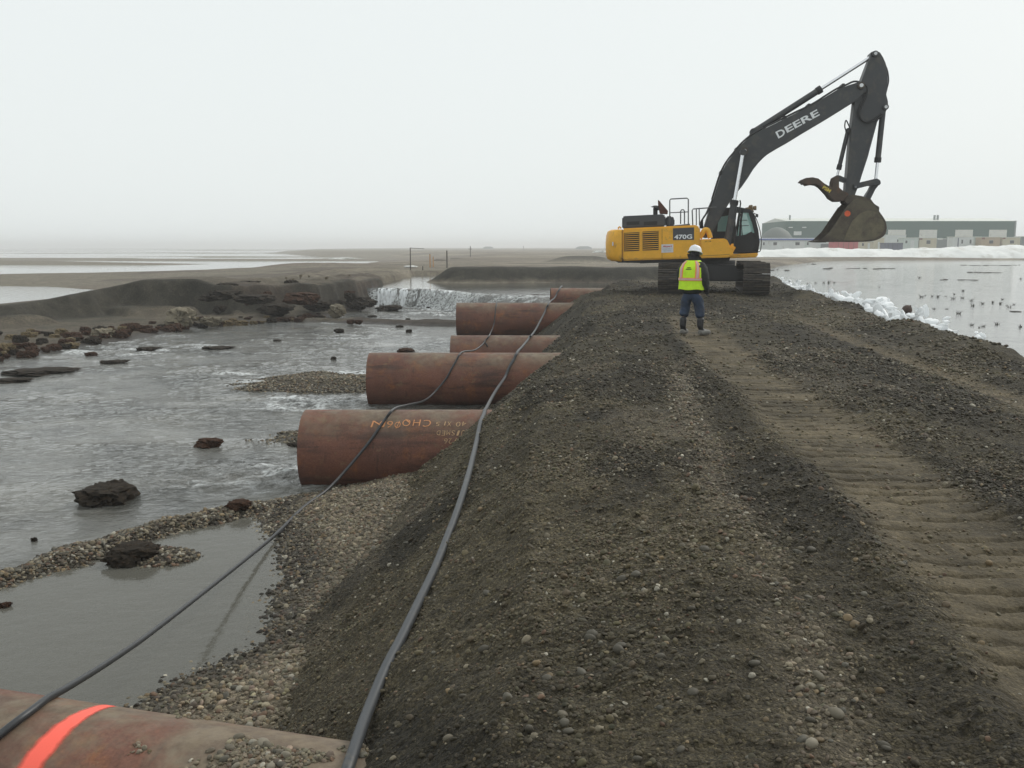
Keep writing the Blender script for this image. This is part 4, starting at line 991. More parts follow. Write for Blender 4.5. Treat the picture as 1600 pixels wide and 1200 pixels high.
part('cylinder_bracket', prism(lps([(1168, 217), (1174, 204), (1180, 203), (1188, 207)]), -.2, .2, .01), M['boomgrey'], boom)
# --- arm
AW = .27
arm_px = [(1358, 84), (1364, 81.5), (1372, 84), (1377, 92), (1381, 101), (1384, 115), (1384.5, 128), (1382, 150), (1384.5, 160), (1385, 169), (1381, 176), (1375, 181), (1368, 192), (1361, 218), (1355, 240), (1347, 265), (1340, 288), (1332, 309), (1327, 317), (1320, 315), (1318.5, 307),
          (1320, 288), (1322, 268), (1325, 233), (1327, 212), (1329.5, 190), (1333, 160), (1337, 147), (1345, 124), (1351, 108), (1356, 95)]
arm = part('arm', prism(lps(arm_px), -AW, AW, .015), M['boomgrey'])
for (u, v, r) in ((1364, 87, .10), (1341, 138, .13), (1380, 169.5, .10), (1324, 309, .10), (1333, 293, .07)):
    x, z = lp(u, v); part('arm_pin', tube_me([(x, -AW - .12, z), (x, AW + .12, z)], r, 18), M['boomgrey'], arm)
    part('pin_cap', tube_me([(x, -AW - .15, z), (x, -AW - .115, z)], r * .55, 14), M['sticker'], arm)
lp1 = [(1340, 129), (1349, 130), (1353, 138), (1351, 150), (1345, 163), (1341, 174), (1343, 184), (1352, 190), (1362, 188), (1372, 182), (1377, 178)]
part('arm_hose', tube_me(catmull([l3(u, v, -AW - .07) for u, v in lp1], 6), .030, 8), M['black'], arm)
part('arm_hose', tube_me(catmull([l3(u + 2.4, v + 1.5, -AW - .14) for u, v in lp1], 6), .026, 8), M['black'], arm)
part('arm_hose', tube_me(catmull([l3(u, v, .1) for u, v in ((1378, 92), (1386, 108), (1388.5, 125), (1386, 138), (1383, 150))], 5), .022, 8), M['black'], arm)
part('arm_hose', tube_me(catmull([l3(u, v, -.1) for u, v in ((1328, 200), (1322, 188), (1320, 198), (1323, 206), (1325, 208))], 5), .022, 8), M['black'], arm)
part('arm_line', tube_me([l3(u, v, -AW - .03) for u, v in ((1371, 184), (1363, 214), (1355.5, 244), (1347, 270))], .020, 8), M['railgrey'], arm)
cyl('bucket_cylinder', (1380, 169.5), (1367.5, 288), .70, .10, .058, 0)
cyl('thumb_cylinder', (1325, 204), (1307, 279), .80, .075, .042, 0)
# --- linkage
def bar(name, pts, y0, y1, m_, parent=ex): return part(name, prism(lps(pts), y0, y1, .012), m_, parent)
for y0, y1 in ((-.42, -.30), (.30, .42)):
    bar('rocker_link', [(1330, 290), (1332, 288), (1361, 281), (1366, 280), (1371, 283), (1372, 288), (1369, 291), (1360, 289.5), (1334, 296), (1330, 295)], y0, y1, M['boomgrey'])
bar('bucket_link', [(1363, 285), (1370, 285), (1371, 290), (1366, 296), (1357, 314), (1350, 317), (1348, 311), (1357, 297)], -.2, .2, M['boomgrey'])
bar('thumb_link', [(1302, 277), (1307, 274), (1312, 275), (1322, 280), (1321, 286), (1312, 283), (1308, 285), (1303, 284)], -.18, .18, M['boomgrey'])
# --- thumb
thumb_px = [(1248.5, 285), (1252, 281), (1257, 279), (1267, 278), (1276, 280), (1285, 287.5), (1292, 291.5), (1298, 294), (1299, 284), (1301, 278), (1305, 275.5), (1308, 278), (1308, 294), (1314, 299), (1322, 303), (1325, 309), (1322, 317), (1316, 314.5), (1310, 315), (1303, 315), (1295, 310), (1291, 304), (1285, 297.5), (1280, 292.5), (1275, 289.5), (1268, 288.5), (1259, 290.2), (1257, 287.5), (1254.5, 288.6), (1252.5, 286)]
th_p = empty('thumb'); th_p.parent = ex
for y0, y1 in ((-.36, -.30), (-.12, -.06), (.06, .12), (.30, .36)):
    part('thumb_plate', prism(lps(thumb_px), y0, y1, .006), M['thumb'], th_p)
part('thumb_back_plate', prism(lps([(1262, 281), (1276, 282.5), (1284, 290), (1297, 297.5), (1297, 300), (1283, 293), (1275, 286), (1262, 284)]), -.30, .30), M['thumb'], th_p)
side_text('PSM', 1284.5, 294.5, 1296.0, 301.5, 5.5, M['yellowink'], -.366, th_p, offset=.03)
# --- bucket: two side plates, a curved wrapper, lip, teeth, ears
HW = .80
side_px = [(1318, 322), (1325, 314), (1334, 311), (1344, 313), (1356, 320), (1365, 331), (1374.5, 345), (1377, 357), (1373.5, 368), (1361, 375.5), (1345, 377.8), (1318, 378), (1277, 377.8), (1279, 373.5), (1287, 366.5), (1296, 357)]
wrap_px = [(1334, 311), (1344, 313), (1356, 320), (1365, 331), (1374.5, 345), (1377, 357), (1373.5, 368), (1361, 375.5), (1345, 377.8), (1318, 378), (1290, 378), (1272, 378)]
bk_ = empty('bucket'); bk_.parent = ex
def bp_(name, me, m_): return part(name, me, m_, bk_)
for s in (-1, 1):
    y0, y1 = sorted((s * HW, s * (HW - .05)))
    sp_ = bp_('side_plate', prism(lps(side_px), y0, y1, .006), M['bucket'])
    belly = [(1311, 376.2), (1316, 362), (1324, 346), (1336, 334.5), (1348, 330), (1358, 331.5), (1367, 339), (1373, 349), (1373.5, 358), (1368, 367.5), (1357, 373.6), (1340, 376.2)]
    y0, y1 = sorted((s * HW, s * (HW + .022)))
    bp_('belly_panel', prism(lps(belly), y0, y1, .008), M['bucketbelly'])
    edge = [(1317, 322), (1321, 325), (1300, 360), (1291, 371), (1284, 377.6), (1274, 377.6), (1279, 372.5), (1290, 362)]
    y0, y1 = sorted((s * (HW + .002), s * (HW + .035)))
    bp_('side_cutter', prism(lps(edge), y0, y1, .006), M['bucket'])
bm = bmesh.new(); q = catmull([l3(u, v, 0) for u, v in wrap_px], 4); th_ = .035
cen = l3(1335, 355)
O, I_ = [], []
for P_ in q:
    d_ = (cen - P_).normalized() * th_
    O.append([bm.verts.new((P_.x, y, P_.z)) for y in (-HW + .03, HW - .03)]); I_.append([bm.verts.new((P_.x + d_.x, y, P_.z + d_.z)) for y in (-HW + .03, HW - .03)])
for i in range(len(q) - 1):
    bm.faces.new((O[i][0], O[i][1], O[i + 1][1], O[i + 1][0])); bm.faces.new((I_[i][0], I_[i + 1][0], I_[i + 1][1], I_[i][1]))
    for e in (0, 1): bm.faces.new((O[i][e], O[i + 1][e], I_[i + 1][e], I_[i][e]))
for i in (0, -1): bm.faces.new((O[i][0], I_[i][0], I_[i][1], O[i][1]))
bmesh.ops.recalc_face_normals(bm, faces=bm.faces); me = mesh_of(bm); smooth_angle(me, 40); bp_('wrapper', me, M['bucketbelly'])
for k in range(5):
    yy_ = -HW + .12 + k * (2 * HW - .24) / 4
    bp_('tooth', prism(lps([(1266.5, 377.6), (1276, 374.8), (1285, 375.2), (1285, 379), (1274, 378.6)]), yy_ - .06, yy_ + .06, .008), M['track'])
for yy_ in (-.42, -.34, .34, .42):
    bp_('hinge_ear', prism(lps([(1316, 316), (1320, 307), (1328, 305), (1343, 307.5), (1356, 312), (1362, 320), (1369, 324), (1369, 331), (1362, 334), (1350, 323), (1334, 316), (1322, 321)]), yy_ - .025, yy_ + .025, .006), M['bucket'])
bp_('quick_coupler_hook', prism(lps([(1356, 317), (1363, 319), (1369.5, 323.5), (1366.5, 326), (1369, 330), (1368, 333.5), (1359, 332)]), -.3, .3, .01), M['track'])
x, z = lp(1316.5, 335); bp_('orange_mark', tube_me([(x, -HW - .040, z), (x, -HW - .036, z)], .105, 12), M['orange_mark']).scale = (1, 1, 1)
# --- cab on the far side
CN, CF = .50, 1.50
cab = empty('cab'); cab.parent = ex
def cp_(name, me, m_, par=None): return part(name, me, m_, par if par else cab)
sil = [(1143, 395), (1141, 345), (1146, 328), (1150, 325), (1172, 329.5), (1177, 334), (1182, 350), (1185, 368), (1184.5, 380), (1182, 393), (1180, 395)]
cp_('cab_floor', prism(lps([(1142, 388), (1183, 387), (1181, 395.5), (1142, 396)], 1.0), CN, CF), M['black'])
cp_('roof', prism(lps([(1143, 327), (1149, 323.5), (1171, 328), (1176, 332), (1173, 334), (1143, 331)], 1.0), CN, CF, .02), M['boomgrey'])
cp_('rear_cab_panel', prism(lps([(1112, 396), (1112, 350), (1118, 330), (1124, 326), (1147, 324.5), (1144, 345), (1146, 396)], 1.0), CN + .01, CF - .01, .02), M['black'])
cp_('rear_side_window', prism(lps([(1119, 362), (1121, 340), (1138, 337), (1138, 362)], 1.0), CN - .004, CN + .03), M['glass'])
for y0, y1 in ((CN, CN + .06), (CF - .06, CF)):
    cp_('rear_post', prism(lps([(1141, 392), (1139.5, 345), (1144, 327), (1150, 325), (1147.5, 345), (1149, 392)], 1.0), y0, y1), M['black'])
    cp_('middle_post', prism(lps([(1151, 392), (1154, 345), (1157, 328), (1160, 328), (1157, 345), (1154, 392)], 1.0), y0, y1), M['black'])
    cp_('front_post', prism(lps([(1174, 395), (1177, 380), (1177, 366), (1173, 349), (1167, 331), (1173, 331), (1178, 342), (1182.5, 360), (1184.5, 378), (1182, 395)], 1.0), y0, y1), M['black'])
    cp_('door_panel', prism(lps([(1149, 392), (1150, 369), (1163, 367), (1172, 362), (1177, 368), (1177, 380), (1174, 392)], 1.0), y0 + .01, y1 - .01), M['black'])
    cp_('side_window', prism(lps([(1150, 369), (1156, 333), (1167, 333), (1173, 349), (1176.5, 364), (1163, 367)], 1.0), y0 + .025, y1 - .025), M['glass'])
for (u0, v0, u1, v1) in ((1155, 344, 1168, 344), (1154, 353, 1170, 352), (1157, 334, 1160, 368)):
    cp_('guard_bar', tube_me([l3(u0, v0, CN - .02), l3(u1, v1, CN - .02)], .013, 6), M['black'])
q = lps([(1172, 331), (1178, 342), (1182.5, 360), (1184.5, 378), (1182, 395)], 1.0); bm = bmesh.new()
fr_ = [[bm.verts.new((x_ - .02 * (1 - abs(t)), 1.0 + t * .42, z_)) for t in np.linspace(-1, 1, 7)] for x_, z_ in q]
for i in range(len(fr_) - 1):
    for k in range(6): bm.faces.new((fr_[i][k], fr_[i][k + 1], fr_[i + 1][k + 1], fr_[i + 1][k]))
me = mesh_of(bm); smooth_angle(me, 60); cp_('windscreen', me, M['glass'])
cp_('wiper', tube_me([l3(1184, 388, .8), l3(1182, 352, .8)], .012, 6), M['black'])
cp_('seat', prism(lps([(1153, 388), (1153, 368), (1156, 362), (1160, 362), (1161, 378), (1170, 380), (1170, 388)], 1.0), .75, 1.2, .03), M['hoodgrey'])
cp_('console', prism(lps([(1169, 388), (1170, 366), (1175, 365), (1175, 388)], 1.0), .7, 1.3, .02), M['black'])
cp_('guard_hoop', tube_me(catmull([l3(u, v, CN) for u, v in ((1177, 333), (1182, 343), (1187, 358), (1189.5, 375), (1188.5, 390), (1185, 393.5), (1176, 394), (1150, 394))], 5), .016, 8), M['black'])
br = cp_('lamp_bracket', tube_me([l3(1163, 327, .6), l3(1168, 325, .6), l3(1176, 327.5, .6), l3(1177, 332, .6)], .03, 8), M['tan_metal'])
cp_('bracket_plate', prism(lps([(1165, 324.5), (1175, 326), (1174, 332), (1166, 331)], .6), .52, .7), M['tan_metal'])
for (u, v) in ((1174, 323.5), (1180, 325)):
    P_ = l3(u, v, .62)
    lm = cp_('work_lamp', tube_me([P_ + Vector((-.10, 0, .03)), P_ + Vector((-.02, 0, 0)), P_ + Vector((.03, 0, 0))], [.04, .085, .085], 14), M['tan_metal'])
    cp_('lens', tube_me([P_ + Vector((.031, 0, 0)), P_ + Vector((.045, 0, 0))], .078, 14), M['lamp'], lm)
    cp_('lamp_stem', tube_me([P_, l3(u - 3, 327, .62)], .02, 6), M['tan_metal'], lm)
mr = cp_('mirror', prism(lps([(1181, 334), (1184.5, 335), (1184, 340), (1180.5, 338.5)], .55), .45, .6, .01), M['black'])
cp_('mirror_arm', tube_me([l3(1178, 333, .52), l3(1182, 335, .52)], .014, 6), M['black'], mr)
# ------------------------------------------------------------------ worker on the road
def skin_me(nodes, edges, radii, root=0, sub=2):
    me = bpy.data.meshes.new('sk'); me.from_pydata([Vector(v) for v in nodes], edges, []); o = bpy.data.objects.new('sk', me); COL.objects.link(o)
    md = o.modifiers.new('s', 'SKIN'); md.use_smooth_shade = True
    for i, r in enumerate(radii):
        sv = me.skin_vertices[0].data[i]; sv.radius = (r, r) if not hasattr(r, '__len__') else r
        sv.use_root = (i == root)
    ms = o.modifiers.new('u', 'SUBSURF'); ms.levels = sub; ms.render_levels = sub
    dg = bpy.context.evaluated_depsgraph_get(); out = bpy.data.meshes.new_from_object(o.evaluated_get(dg))
    bpy.data.objects.remove(o); out.materials.clear()
    out.polygons.foreach_set('use_smooth', [True] * len(out.polygons)); return out
WP = at_y(1079, 521, 18.5); WP.z = hz_(WP.x, WP.y) + .0
pr = empty('person', WP, 0); tag(pr, 'person in white hard hat and lime safety vest seen from behind on the road', 'person')
# figure frame: faces +Y (away), x to the photo's right; turned a little to the right
YW_ = math.radians(-32)
pr.rotation_euler = (0, 0, YW_); pr.scale = (.975, .975, .965)
M['skin'] = mat('skin', (.30, .17, .12, 1), .6, var=.1)
M['jacket'] = mat('dark_jacket_cloth', (.020, .023, .022, 1), .85, var=.35, scale=9, bump=.5, bscale=18)
M['jeans'] = mat('blue_denim', (.028, .045, .080, 1), .85, var=.4, scale=7, dirt=(.06, .062, .065, 1), dirt_amt=.3, bump=.5, bscale=14, dscale=5)
M['boot'] = mat('black_rubber_boot', (.015, .015, .017, 1), .4, var=.3, scale=9)
M['mudboot'] = mat('mud_grey_boot_foot', (.17, .165, .15, 1), .75, var=.35, scale=16)
M['vest'] = mat('lime_safety_vest', (.56, .86, .02, 1), .7, var=.10, scale=10, bump=.4, bscale=12)
M['vestor'] = mat('orange_vest_band', (.86, .26, .10, 1), .7, var=.1)
M['vestsil'] = mat('silver_pink_reflective_band', (.62, .42, .42, 1), .45, var=.1)
M['hat'] = mat('white_hard_hat_plastic', (.80, .82, .83, 1), .35, var=.03)
M['hood'] = mat('black_hood_cloth', (.012, .012, .015, 1), .8, var=.3, scale=14)
M['glove'] = mat('black_glove', (.014, .014, .015, 1), .7, var=.2)
def folds(me, sd):
    co = np.array([v.co[:] for v in me.vertices]); no = np.array([v.normal[:] for v in me.vertices])
    ang = np.arctan2(co[:, 1], co[:, 0]); k = fbm(co[:, 2] * 16 + 1.5 * np.sin(ang * 2), ang * 1.2 + co[:, 0] * 6, 400 + sd, 3)
    co = co + no * (k * .042)[:, None]; me.vertices.foreach_set('co', co.astype(np.float32).ravel()); me.update(); return me
# joints
LF, RF = (-.14, -.02), (.155, .03)
nd = [(0, 0, .93), (0, .0, 1.08), (0, .0, 1.26), (0, .02, 1.42), (0, .05, 1.50), (.005, .09, 1.58), (.008, .12, 1.68),          # 0-6 spine, neck, head
      (-.09, 0, .90), (-.15, .02, .50), (-.165, -.03, .12), (-.17, .07, .05),                                                # 7-10 left leg
      (.10, 0, .90), (.165, .05, .50), (.195, .02, .12), (.27, .10, .05),                                                  # 11-14 right leg
      (-.185, .02, 1.40), (-.25, .03, 1.12), (-.17, .22, .98),                                                               # 15-17 left arm (forward)
      (.185, .02, 1.40), (.265, -.015, 1.12), (.285, .06, .93)]                                                              # 18-20 right arm
eg = [(0, 1), (1, 2), (2, 3), (3, 4), (4, 5), (5, 6), (0, 7), (7, 8), (8, 9), (9, 10), (0, 11), (11, 12), (12, 13), (13, 14), (3, 15), (15, 16), (16, 17), (3, 18), (18, 19), (19, 20)]
rd_ = [.10, .105, .12, .10, .055, .075, .085, .085, .05, .026, .022, .085, .05, .026, .022, .06, .042, .032, .06, .042, .032]
part_p = lambda name, me, m_, par=None: link(name, me, m_, par if par else pr)
part_p('body', skin_me(nd, eg, rd_), M['skin'])
# jacket: trunk and sleeves, a little fuller than the body
jn = [(0, 0, .80), (0, .0, .98), (0, .0, 1.22), (0, .02, 1.40), (0, .035, 1.48), (-.19, .02, 1.39), (-.245, .0, 1.26), (-.262, .03, 1.11), (-.21, .14, 1.02), (-.175, .21, .985), (.19, .02, 1.39), (.25, -.015, 1.26), (.275, -.02, 1.10), (.29, .03, .99), (.288, .07, .93)]
je = [(0, 1), (1, 2), (2, 3), (3, 4), (3, 5), (5, 6), (6, 7), (7, 8), (8, 9), (3, 10), (10, 11), (11, 12), (12, 13), (13, 14)]
jr = [(.25, .19), (.225, .175), (.225, .165), (.19, .14), .10, .11, .105, .092, .078, .062, .115, .112, .10, .086, .066]
part_p('jacket', folds(skin_me(jn, je, jr, sub=3), 1), M['jacket'])
# jeans
tn = [(0, 0, .95), (0, 0, .86), (-.095, 0, .80), (-.13, .015, .62), (-.15, .02, .48), (-.163, -.01, .34), (.105, 0, .80), (.145, .035, .62), (.168, .05, .48), (.190, .02, .33)]
te = [(0, 1), (1, 2), (2, 3), (3, 4), (4, 5), (1, 6), (6, 7), (7, 8), (8, 9)]
part_p('jeans', folds(skin_me(tn, te, [(.195, .155), (.19, .15), .118, .108, .10, .104, .118, .110, .102, .106], sub=3), 2), M['jeans'])
for s, (x, y) in ((-1, (-.165, -.02)), (1, (.194, .015))):
    tx = .012 if s < 0 else .085
    bt = part_p('boot', skin_me([(x, y + .02, .37), (x, y + .005, .20), (x, y - .015, .09), (x + tx * .6, y + .07, .065), (x + tx * 1.8, y + .165, .050)], [(0, 1), (1, 2), (2, 3), (3, 4)], [.082, .070, .066, .058, .046], 2), M['boot'])
    part_p('boot_foot', skin_me([(x - .004, y - .055, .048), (x + tx * .5, y + .05, .055), (x + tx * 1.9, y + .185, .046)], [(0, 1), (1, 2)], [.052, .064, .052], 1), M['mudboot'], bt)
# vest: wrapped rings, open at neck and arms
def torso_ring(z, off=0.0, n=40):
    zz = [.93, 1.05, 1.2, 1.36, 1.46, 1.52]; a = np.interp(z, zz, [.258, .250, .252, .250, .205, .125]) + off; b = np.interp(z, zz, [.205, .195, .190, .178, .145, .10]) + off
    cy = np.interp(z, zz, [0, 0, 0, .012, .025, .04])
    return [(a * math.copysign(abs(math.cos(t)) ** .8, math.cos(t)), cy + b * math.copysign(abs(math.sin(t)) ** .8, math.sin(t)), z + .008 * math.sin(5 * t) * (z < 1.0)) for t in [2 * math.pi * k / n for k in range(n)]]
def vest_shell(zs, off, keep=None, n=40):
    bm = bmesh.new(); R = [[bm.verts.new(v) for v in torso_ring(z, off, n)] for z in zs]
    for i in range(len(R) - 1):
        for k in range(n):
            th_ = 2 * math.pi * (k + .5) / n; zm = (zs[i] + zs[i + 1]) / 2
            if keep is None or keep(th_, zm): bm.faces.new((R[i][k], R[i][(k + 1) % n], R[i + 1][(k + 1) % n], R[i + 1][k]))
    bmesh.ops.delete(bm, geom=[v for v in bm.verts if not v.link_faces], context='VERTS')
    bmesh.ops.recalc_face_normals(bm, faces=bm.faces)
    bmesh.ops.solidify(bm, geom=bm.faces[:], thickness=.004)
    me = mesh_of(bm); smooth_angle(me, 60); return me
zs_ = list(np.linspace(.93, 1.52, 20))
armhole = lambda th_, z: not ((abs(math.sin(th_)) < .42) and z > 1.16 and z < 1.47)
vest = part_p('safety_vest', vest_shell(zs_, .012, armhole), M['vest'])
part_p('vest_band', vest_shell([1.11, 1.17], .018, None), M['vestor'], vest); part_p('reflective_band', vest_shell([1.122, 1.158], .0225, None), M['vestsil'], vest)
for lo, hi in ((3.83, 4.25), (5.13, 5.56)):
    zz_ = [1.17, 1.22, 1.28, 1.34, 1.40, 1.46, 1.51]
    part_p('vest_strap', vest_shell(zz_, .018, lambda th_, z, a=lo, b=hi: a < th_ < b, 60), M['vestor'], vest)
    part_p('reflective_strap', vest_shell(zz_, .0225, lambda th_, z, a=lo + .11, b=hi - .11: a < th_ < b, 60), M['vestsil'], vest)
bm = bmesh.new()
for i in range(2):
    z0 = 1.335 + i * .03; w = .06 - i * .02
    q = [bm.verts.new((x, np.interp(z, [1.2, 1.36, 1.46], [-.208, -.188, -.146]) + .0, z)) for x, z in ((-w - .01, z0), (w, z0 + .004), (w - .012, z0 + .018), (-w, z0 + .014))]
    bm.faces.new(q)
part_p('back_logo', mesh_of(bm), M['hood'], vest)
# head: hood, hat
hd = lump_me(5, 3, .105, .125, .135, .03, 2); hd.transform(Matrix.Translation((.006, .085, 1.615))); part_p('hood', hd, M['hood'])
nk = skin_me([(0, .02, 1.42), (0, .04, 1.50), (.004, .07, 1.57)], [(0, 1), (1, 2)], [.125, .115, .11], 1); part_p('collar', nk, M['hood'])
ht = revolve([(.150, .0), (.152, .006), (.128, .014), (.125, .05), (.115, .095), (.09, .13), (.05, .15), (0, .156)], 28)
for v in ht.vertices:
    if v.co.y > .0 and v.co.z < .012: v.co.y *= 1.22
    v.co.y *= 1.12
    if abs(v.co.x) < .02 and v.co.z > .03: v.co.z += .006
ht.transform(Matrix.Translation((.008, .10, 1.675)) @ Matrix.Rotation(math.radians(-16), 4, 'X')); hat = part_p('hard_hat', ht, M['hat'])
br_ = revolve([(.118, -.004), (.151, -.004), (.151, .001), (.118, .001), (.118, -.004)], 28)
br_.transform(Matrix.Translation((.008, .10, 1.675)) @ Matrix.Rotation(math.radians(-16), 4, 'X') @ Matrix.Diagonal((1, 1.12, 1, 1))); part_p('hat_rim', br_, M['hat'], hat)
# gloved hands with separate curled fingers
def hand(wr, dr, side, out):
    dr = Vector(dr).normalized(); out = Vector(out).normalized(); nrm = dr.cross(out).normalized()
    wr = Vector(wr); pal = wr + dr * .085
    g = part_p('glove', skin_me([wr - dr * .03, wr + dr * .03, pal], [(0, 1), (1, 2)], [.045, (.046, .030), (.046, .026)], 1), M['glove'])
    for k, ln in enumerate((.065, .075, .07, .055)):
        b0 = pal - dr * .01 + out * (.030 - k * .020)
        a1 = b0 + dr * ln * .5 + nrm * .012 * side; a2 = a1 + dr * ln * .3 + nrm * .028 * side; a3 = a2 + nrm * .03 * side - dr * .005
        part_p('finger', skin_me([b0, a1, a2, a3], [(0, 1), (1, 2), (2, 3)], [.0115, .0105, .010, .009], 0, 1), M['glove'], g)
    t0 = wr + dr * .03 + out * .03; part_p('thumb', skin_me([t0, t0 + out * .03 + dr * .025, t0 + out * .032 + dr * .06 + nrm * .01 * side], [(0, 1), (1, 2)], [.014, .012, .010], 0, 1), M['glove'], g)
hand((.287, .08, .915), (0, .12, -1), 1, (-.1, 1, .1)); hand((-.17, .225, .98), (.6, .7, -.25), 1, (.3, 0, 1))
# ------------------------------------------------------------------ lumps of sod and peat in the stream and along the bank
M['sod'] = mat('wet_dark_sod', (.026, .021, .016, 1), .92, spec=.12, var=.5, scale=8, dirt=(.05, .035, .022, 1), dirt_amt=.4, bump=.8, bscale=22, dscale=5)
M['redsod'] = mat('reddish_brown_sod', (.062, .033, .021, 1), .95, spec=.1, var=.5, scale=7, dirt=(.028, .020, .015, 1), dirt_amt=.5, bump=.9, bscale=20, dscale=4)
M['ochresod'] = mat('ochre_grassy_sod', (.13, .095, .045, 1), .9, var=.4, scale=6, dirt=(.06, .04, .022, 1), dirt_amt=.4, bump=.8, bscale=20)
M['sandlump'] = mat('tan_sand_block', (.17, .145, .10, 1), .9, var=.3, scale=5, dirt=(.09, .075, .05, 1), dirt_amt=.35, bump=.7, bscale=15)
def ragged_me(seed):
    me = lump_me(seed, 4, 1, .8, .8, .30, 1.3, .6)
    co = np.array([v.co[:] for v in me.vertices]); q = co * 4.2 + seed * 3.1
    d = fbm(q[:, 0] + q[:, 2] * .7, q[:, 1] - q[:, 2] * .9, seed, 4); r_ = np.abs(fbm(q[:, 0] * .6 + q[:, 2], q[:, 1] * .6 + 5, seed + 3, 3))
    q2 = co * 11 + seed; d2 = fbm(q2[:, 0] + q2[:, 2], q2[:, 1] - q2[:, 2] * .8, seed + 4, 3)
    co = co * (1 + .55 * d - .7 * r_ + .22 * d2)[:, None]; co[:, 2] = np.where(co[:, 2] > .45, .45 + (co[:, 2] - .45) * .45, co[:, 2])
    co /= np.abs(co).max(0)
    me.vertices.foreach_set('co', co.astype(np.float32).ravel()); me.update(); smooth_angle(me, 28); return me
SOD = [ragged_me(200 + i) for i in range(7)]
def clod(name, u, v, wpx, hpx, label, m_, cat, group=None, z=W_LOW, k=None, rz=None, sink=.25):
    P_ = at(u, v + hpx * .35, z); sc = P_.y / F
    me = SOD[(k if k is not None else int(RNG.integers(7)))].copy(); me.materials.clear()
    o = link(name, me, m_); w = wpx * sc / 2; h = max(hpx * sc, .06)
    zg = max(z, hz_(P_.x, P_.y)); o.location = (P_.x, P_.y, zg + h * (.5 - sink)); o.scale = (w, w * .8, h * .85)
    o.rotation_euler = (0, 0, rz if rz is not None else RNG.uniform(-.5, .5)); tag(o, label, cat, group); return o
clod('sod_clod', 165, 772, 100, 34, 'large jagged black sod clod standing in the stream at left', M['sod'], 'clod', k=1, rz=.2)
clod('sod_clod', 185, 764, 58, 30, 'upper black lump leaning on the large jagged sod clod', M['sod'], 'clod', k=4, rz=0)
clod('sod_clod', 326, 691, 48, 14, 'flat brown topped clod in midstream left of the lettered pipe', M['redsod'], 'clod', k=2, rz=0)
clod('sod_clod', 205, 868, 92, 28, 'dark brown clod mixed with pebbles inside the still pool', M['sod'], 'clod', k=3, rz=.3)
clod('sod_clod', 232, 545, 46, 7, 'long low dark clod in the stream off the reddish sods', M['sod'], 'clod', k=0, rz=0)
clod('sod_clod', 142, 553, 20, 7, 'small brown clod just off the reddish sods', M['redsod'], 'clod', k=1)
clod('sod_clod', 178, 565, 52, 6, 'thin dark clod in fast water nearest the left bank', M['sod'], 'clod', k=5, rz=0)
clod('sod_clod', 60, 580, 120, 9, 'long black strip of sod at the left edge of the stream', M['sod'], 'clod', k=6, rz=.25)
clod('sod_clod', 20, 594, 60, 6, 'lower short black strip of sod at the left frame edge', M['sod'], 'clod', k=2, rz=.2)
clod('sod_clod', 521, 560, 11, 6, 'lone small black clod midstream above the gravel bar', M['sod'], 'clod', k=2)
clod('sod_clod', 434, 532, 16, 3.5, 'tiny low clod midstream below the peat ledges', M['sod'], 'clod', k=4)
clod('sod_clod', 340, 543, 60, 5, 'very low dark clod awash in midstream', M['sod'], 'clod', k=0, rz=0)
clod('sod_clod', 530, 516, 18, 6, 'black clod at the downstream edge of the left peat ledge', M['sod'], 'clod', k=1, z=-1.76)
clod('sod_clod', 548, 502, 16, 6, 'left one of two brown clods atop the left peat ledge', M['redsod'], 'clod', k=3, z=-1.68)
clod('sod_clod', 561, 502, 15, 6, 'right one of two brown clods atop the left peat ledge', M['redsod'], 'clod', k=5, z=-1.68)
clod('sod_clod', 639, 517, 12, 6, 'black clod in the runnel between the peat ledges', M['sod'], 'clod', k=6)
clod('sod_clod', 624, 510, 14, 4, 'flat dark clod upstream in the runnel between ledges', M['sod'], 'clod', k=2)
clod('sod_clod', 637, 500, 9, 5, 'small round clod at the upstream tip of the right ledge', M['sod'], 'clod', k=0)
clod('sod_clod', 582, 494, 16, 4, 'low clod in white water below the waterfall', M['sod'], 'clod', k=1)
clod('sod_clod', 607, 481, 46, 9, 'broad flat dark rock right under the falling water', M['sod'], 'clod', k=3, z=-1.75)
clod('sod_clod', 669, 481, 6, 4, 'tiny black clod in the pool below the fall', M['sod'], 'clod', k=2)
clod('sod_clod', 634, 547, 30, 7, 'reddish clod peeping over the ochre stained pipe', M['redsod'], 'clod', k=4)
clod('sod_clod', 466, 694, 40, 7, 'low dark clod beside the mouth of the lettered pipe', M['sod'], 'clod', k=5)
clod('sod_clod', 53, 843, 11, 8, 'single small black clod near the tip of the spit', M['sod'], 'clod', k=1)
clod('seaweed_scrap', 8, 946, 24, 6, 'reddish brown weed scrap in the pool at the left frame edge', M['redsod'], 'weed', k=0)
clod('seaweed_scrap', 372, 789, 44, 14, 'reddish brown weed heap where the spit joins the gravel flat', M['redsod'], 'weed', k=3, z=-1.72)
